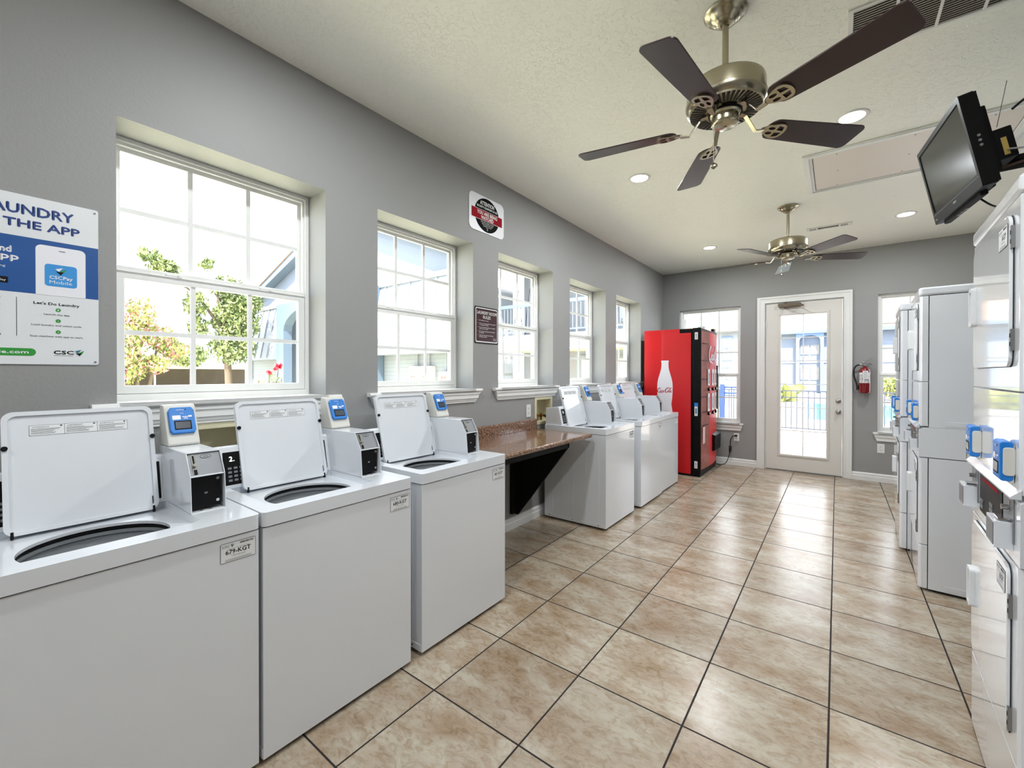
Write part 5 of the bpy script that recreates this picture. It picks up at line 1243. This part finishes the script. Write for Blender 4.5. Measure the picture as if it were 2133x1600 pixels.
t = thing('townhouse', 'white townhouse with blue windows, seen through the window behind the vending machine', 'building')
b = MB(); b.box(-9, -1.35, 22, 30, GZ, 3.35); b.build('wall', SIDW, t)
b = MB(); b.prism([(-9.3, 3.30), (-5.2, 4.7), (-1.1, 3.30)], 21.8, 30.2, 'xz'); b.build('roof', SHING, t)
for x0 in (-2.05, -3.1):
    for z0, z1 in ((0.5, 1.7), (2.0, 3.1)): facade_window(t, x0, x0 + 0.45, 22, z0, z1, fr=BLUEL)
t = thing('porch_canopy', 'pale porch canopy on posts just outside the end wall, left of the door', 'canopy')
b = MB(); b.box(-1.7, -0.28, 10.8, 13.2, 2.72, 2.98); b.build('canopy_slab', mat('pale_teal_paint', (160, 180, 180), 0.7), t)
for x, y in ((-1.6, 11.0), (-0.9, 11.0), (-0.9, 13.0)):
    b = MB(); b.box(x, x + 0.16, y, y + 0.16, GZ, 2.72); b.build('post', SIDW, t)

# pool fence
t = thing('pool_fence', 'thin metal picket fence between the door and the pool', 'fence', (2.0, 12.4, GZ)); og = (2.0, 12.4, GZ)
fx0, fx1, fy = -0.6, 5.6, 12.4
for z in (0.96, 0.80, 0.055):
    b = MB(og); b.box(fx0, fx1, fy - 0.012, fy + 0.012, z - 0.012, z + 0.012); b.build('rail', DKG, t)
for k in range(5):
    x = fx0 + 1.5 * k; b = MB(og); b.box(x - 0.025, x + 0.025, fy - 0.025, fy + 0.025, GZ, 1.02); b.build('fence_post', DKG, t)
pk = None
for k in range(54):
    x = fx0 + 0.115 * (k + 0.5)
    if pk is None: b = MB(og); b.box(x - 0.009, x + 0.009, fy - 0.009, fy + 0.009, 0.03, 0.96); pk = b.build('picket', DKG, t); px_ = x
    else: c = pk.copy(); COL.objects.link(c); c.parent = t; c.location = (x - px_, 0, 0)
t = thing('blue_fence', 'light blue metal fence seen through the window behind the vending machine', 'fence', (0.2, 9.6, GZ)); og = (0.2, 9.6, GZ)
for z in (1.10, 0.98, 0.08):
    b = MB(og); b.box(-1.2, 0.95, 9.59, 9.62, z - 0.015, z + 0.015); b.build('rail', BLUEL, t)
b = MB(og); b.box(0.38, 0.46, 9.56, 9.64, GZ, 1.16); b.build('fence_post', BLUEL, t)
for k in range(16):
    b = MB(og); x = -1.1 + k * 0.13; b.box(x - 0.007, x + 0.007, 9.598, 9.612, 0.08, 1.10); b.build('picket', BLUEL, t)
b = MB((1.05, 15.2, GZ)); b.prism([(-0.4, 15.0), (1.2, 14.9), (1.48, 15.1), (1.52, 15.6), (1.3, 15.9), (-0.4, 16.0)], GZ, 0.52)
tag(b.build('stone_planter', STONE), 'low white stone planter wall behind the fence, left in the door glass', 'planter')

def foliage(name, mats, blobs, n, size, par, org, sd=1, mi=None):
    """crown made of individual leaves scattered through ellipsoid clusters"""
    rnd = random.Random(sd); b = MB(org); tot = sum(q[6] if len(q) > 6 else q[3] * q[4] * q[5] for q in blobs)
    for q in blobs:
        wgt = (q[6] if len(q) > 6 else q[3] * q[4] * q[5]) / tot
        for _ in range(int(n * wgt)):
            while True:
                v = Vector((rnd.uniform(-1, 1), rnd.uniform(-1, 1), rnd.uniform(-1, 1)))
                if 0.15 < v.length < 1: break
            v = v * (0.55 + 0.45 * rnd.random()) / max(v.length, 0.4) * v.length ** 0.35
            p = Vector((q[0] + v.x * q[3], q[1] + v.y * q[4], q[2] + v.z * q[5]))
            s_ = size * rnd.uniform(0.6, 1.3); R_ = Euler((rnd.uniform(0, 6.3), rnd.uniform(0, 6.3), rnd.uniform(0, 6.3))).to_matrix()
            vs = [tuple(p + R_ @ Vector(c)) for c in ((-s_, 0, 0), (0, -s_ * 0.45, 0.15 * s_), (s_, 0, 0), (0, s_ * 0.45, 0.15 * s_))]
            m = 0 if mi is None or rnd.random() > mi else 1
            b.add(vs, [(0, 1, 2, 3)], m)
    return b.build(name, mats, par, flatn=True)
LEAFG = foliage_mat('green_leaves', (80, 98, 50), (130, 142, 86))
LEAFY = foliage_mat('yellow_green_leaves', (116, 132, 62), (168, 168, 104))
PINK = mat('pink_blossom', (200, 120, 126), 0.7)
ROSE = mat('rose_petals', (200, 44, 66), 0.6)
og = (-18, 7.2, GZ); t = thing('shade_tree', 'tall green tree with open branches, seen through the nearest window', 'tree', og)
b = MB(og); b.tube([(-18, 7.1, GZ), (-18, 7.0, 2.0), (-18, 6.9, 3.5), (-18, 6.6, 4.8)], [0.16, 0.13, 0.09, 0.05]); b.tube([(-18, 6.95, 3.0), (-18, 6.0, 4.4), (-18, 4.9, 5.3)], [0.08, 0.05, 0.02]); b.tube([(-18, 7.0, 2.6), (-18, 7.8, 4.0)], [0.07, 0.03]); b.build('trunk', TRUNK, t)
foliage('crown', [LEAFG], [(-18, 7.3, 3.6, 1.2, 0.95, 1.25), (-18, 7.2, 2.5, 1.1, 0.9, 0.8), (-18, 7.0, 4.9, 0.8, 0.75, 0.55), (-18, 5.9, 4.1, 0.6, 0.45, 0.6, 0.25), (-18, 6.0, 3.2, 0.5, 0.4, 0.5, 0.15), (-18, 4.9, 5.35, 0.5, 0.55, 0.40, 0.28), (-18, 4.45, 5.75, 0.4, 0.42, 0.25, 0.10), (-18, 5.5, 4.95, 0.5, 0.4, 0.25, 0.10), (-18, 6.3, 5.75, 0.4, 0.28, 0.30, 0.08), (-18, 7.9, 4.4, 0.8, 0.5, 0.5)], 6500, 0.10, t, og, 1)
og = (-11, 2.75, GZ); t = thing('crape_myrtle', 'bushy tree with pink blossoms at the left of the nearest window', 'tree', og)
b = MB(og)
for dy in (-0.15, 0.0, 0.2): b.tube([(-11, 2.75 + dy * 0.3, GZ), (-11, 2.7 + dy, 0.9), (-11, 2.7 + dy * 2, 2.2)], [0.06, 0.045, 0.02])
b.build('trunk', TRUNK, t)
foliage('crown', [LEAFY, PINK], [(-11, 2.45, 2.2, 0.7, 0.5, 0.55), (-11, 2.75, 2.8, 0.5, 0.35, 0.5), (-11, 3.1, 2.25, 0.5, 0.4, 0.35), (-11, 2.5, 1.55, 0.6, 0.42, 0.5), (-11, 3.4, 1.95, 0.5, 0.35, 0.22, 0.06), (-11, 3.05, 1.6, 0.5, 0.3, 0.25, 0.05), (-11, 2.1, 1.2, 0.5, 0.5, 0.3)], 4200, 0.060, t, og, 2, 0.22)
og = (-14, 4.6, GZ); t = thing('green_shrub', 'small green tree behind the pink blossoms', 'shrub', og)
b = MB(og); b.tube([(-14, 4.6, GZ), (-14, 4.6, 1.6)], [0.05, 0.03]); b.build('trunk', TRUNK, t)
foliage('crown', [LEAFG], [(-14, 4.5, 1.95, 0.6, 0.65, 0.42), (-14, 4.0, 2.2, 0.5, 0.4, 0.3)], 1500, 0.07, t, og, 3)
og = (-3.0, 2.2, GZ); t = thing('rose_bush', 'rose bush with red blossoms just outside the nearest window', 'shrub', og)
rnd = random.Random(9); b = MB(og); tips = [(-3.0, 2.36, 1.44), (-3.0, 2.26, 1.38), (-2.95, 2.12, 1.30), (-3.05, 2.42, 1.31), (-3.0, 2.0, 1.24), (-3.1, 1.9, 1.22), (-3.0, 2.30, 1.28)]
for p in tips: b.tube(smooth_path([(-3.0 + rnd.uniform(-.1, .1), 2.2 + rnd.uniform(-.1, .1), GZ), (p[0], p[1] * 0.5 + 1.1, 0.7), p], 5), 0.006, n=6)
b.build('stems', TRUNK, t)
foliage('leaves', [LEAFG], [(-3.0, 2.2, 1.16, 0.3, 0.36, 0.14), (-3.0, 2.3, 1.30, 0.15, 0.12, 0.10), (-3.0, 2.0, 1.15, 0.2, 0.2, 0.10), (-3.0, 2.2, 0.8, 0.35, 0.4, 0.3)], 700, 0.026, t, og, 4)
for p, r in (((-3.0, 2.36, 1.46), 0.042), ((-3.0, 2.26, 1.39), 0.030), ((-2.96, 2.31, 1.425), 0.024)):
    b = MB(og)
    for k in range(26):
        R_ = Euler((rnd.uniform(-1, 1), rnd.uniform(-1, 1), rnd.uniform(0, 6.3))).to_matrix(); rr_ = r * rnd.uniform(0.5, 1.1)
        b.add([tuple(Vector(p) + R_ @ Vector(c)) for c in ((0, 0, -r * 0.3), (rr_, -rr_ * 0.5, 0), (rr_ * 1.1, 0, r * 0.5), (rr_, rr_ * 0.5, 0))], [(0, 1, 2, 3)])
    b.build('blossom', ROSE, t, flatn=True)
og = (1.0, 15.5, 0.52); t = thing('palm_shrub', 'bright green spiky shrub above the stone planter wall', 'shrub', og)
rnd = random.Random(12); b = MB(og)
for k in range(120):
    a = rnd.uniform(0, 6.28); l = rnd.uniform(0.25, 0.55); e = rnd.uniform(0.05, 0.6); c, s_ = math.cos(a), math.sin(a); bx_, by_ = 0.75 + rnd.uniform(-.45, .35), 15.4 + rnd.uniform(-.3, .3)
    p = Vector((bx_, by_, 0.5)); q1 = p + Vector((c * l * .6, s_ * l * .6, e)); q2 = p + Vector((c * l * 1.1, s_ * l * 1.1, e * 0.8)); w_ = Vector((-s_, c, 0)) * 0.02
    b.add([tuple(p - w_), tuple(p + w_), tuple(q1 + w_), tuple(q2), tuple(q1 - w_)], [(0, 1, 2, 3, 4)])
b.build('fronds', [LEAFY], t, flatn=True)
og = (5.2, 34, GZ); t = thing('round_hedge', 'round leafy bush beyond the pool, right of the door', 'shrub', og)
foliage('leaves', [LEAFY], [(5.1, 34, 0.6, 1.2, 0.9, 0.75)], 1500, 0.10, t, og, 5)
b = MB(og); b.tube([(5.1, 34, GZ), (5.1, 34, 0.6)], 0.08); b.build('trunk', TRUNK, t)

# carport and car
t = thing('carport', 'low grey carport roof on thin posts, seen through the nearest window', 'carport', (-26, 8, GZ)); og = (-26, 8, GZ)
b = MB(og); b.box(-29.5, -26, 2.0, 13.0, 1.68, 1.80); b.box(-26.05, -25.9, 2.0, 13.0, 1.60, 1.86); b.build('roof', mat('pinkish_metal_roof', (140, 128, 120), 0.6), t)
b = MB(og); b.box(-29.5, -29.3, 2.0, 13.0, GZ, 1.68); b.build('back_wall', mat('weathered_boards', (92, 84, 74), 0.9, var=0.25, vscale=3), t)
for y in (3.2, 6.4, 9.7):
    b = MB(og); b.box(-26.02, -25.94, y, y + 0.07, GZ, 1.62); b.build('post', SIDW, t)
og = (-15, 1.6, GZ); t = thing('car', 'red car partly visible at the lower left corner of the nearest window', 'car', og)
b = MB(og); b.prism([(-0.6, 0.05), (3.65, 0.05), (3.72, 0.45), (3.60, 0.72), (2.9, 0.78), (2.4, 1.14), (0.5, 1.16), (-0.1, 0.80), (-0.62, 0.70), (-0.72, 0.3)], -15.85, -14.15, 'yz'); b.build('car_body', RED, t, bevel=0.08, seg=3)
b = MB(og); b.prism([(0.1, 0.80), (2.75, 0.80), (2.35, 1.08), (0.55, 1.10)], -14.17, -14.10, 'yz'); b.build('side_window', BLACK, t, bevel=0.01)
for y in (0.2, 2.95):
    for x in (-15.8, -14.35):
        b = MB(og); b.cyl((x, y, GZ + 0.30), (x + 0.2, y, GZ + 0.30), 0.30, n=20); b.build('wheel', RUBBER, t)
for z in (3.05, 3.25):
    b = MB((-20, 5, z)); b.tube(smooth_path([(-20, -8, z + 0.35), (-20, 2, z + 0.05), (-20, 8.5, z - 0.02)], 8), 0.012, n=5)
    tag(b.build('power_line', DKG), 'thin overhead wire crossing in front of the tall tree, ' + ('lower one' if z < 3.1 else 'upper one'), 'wire')
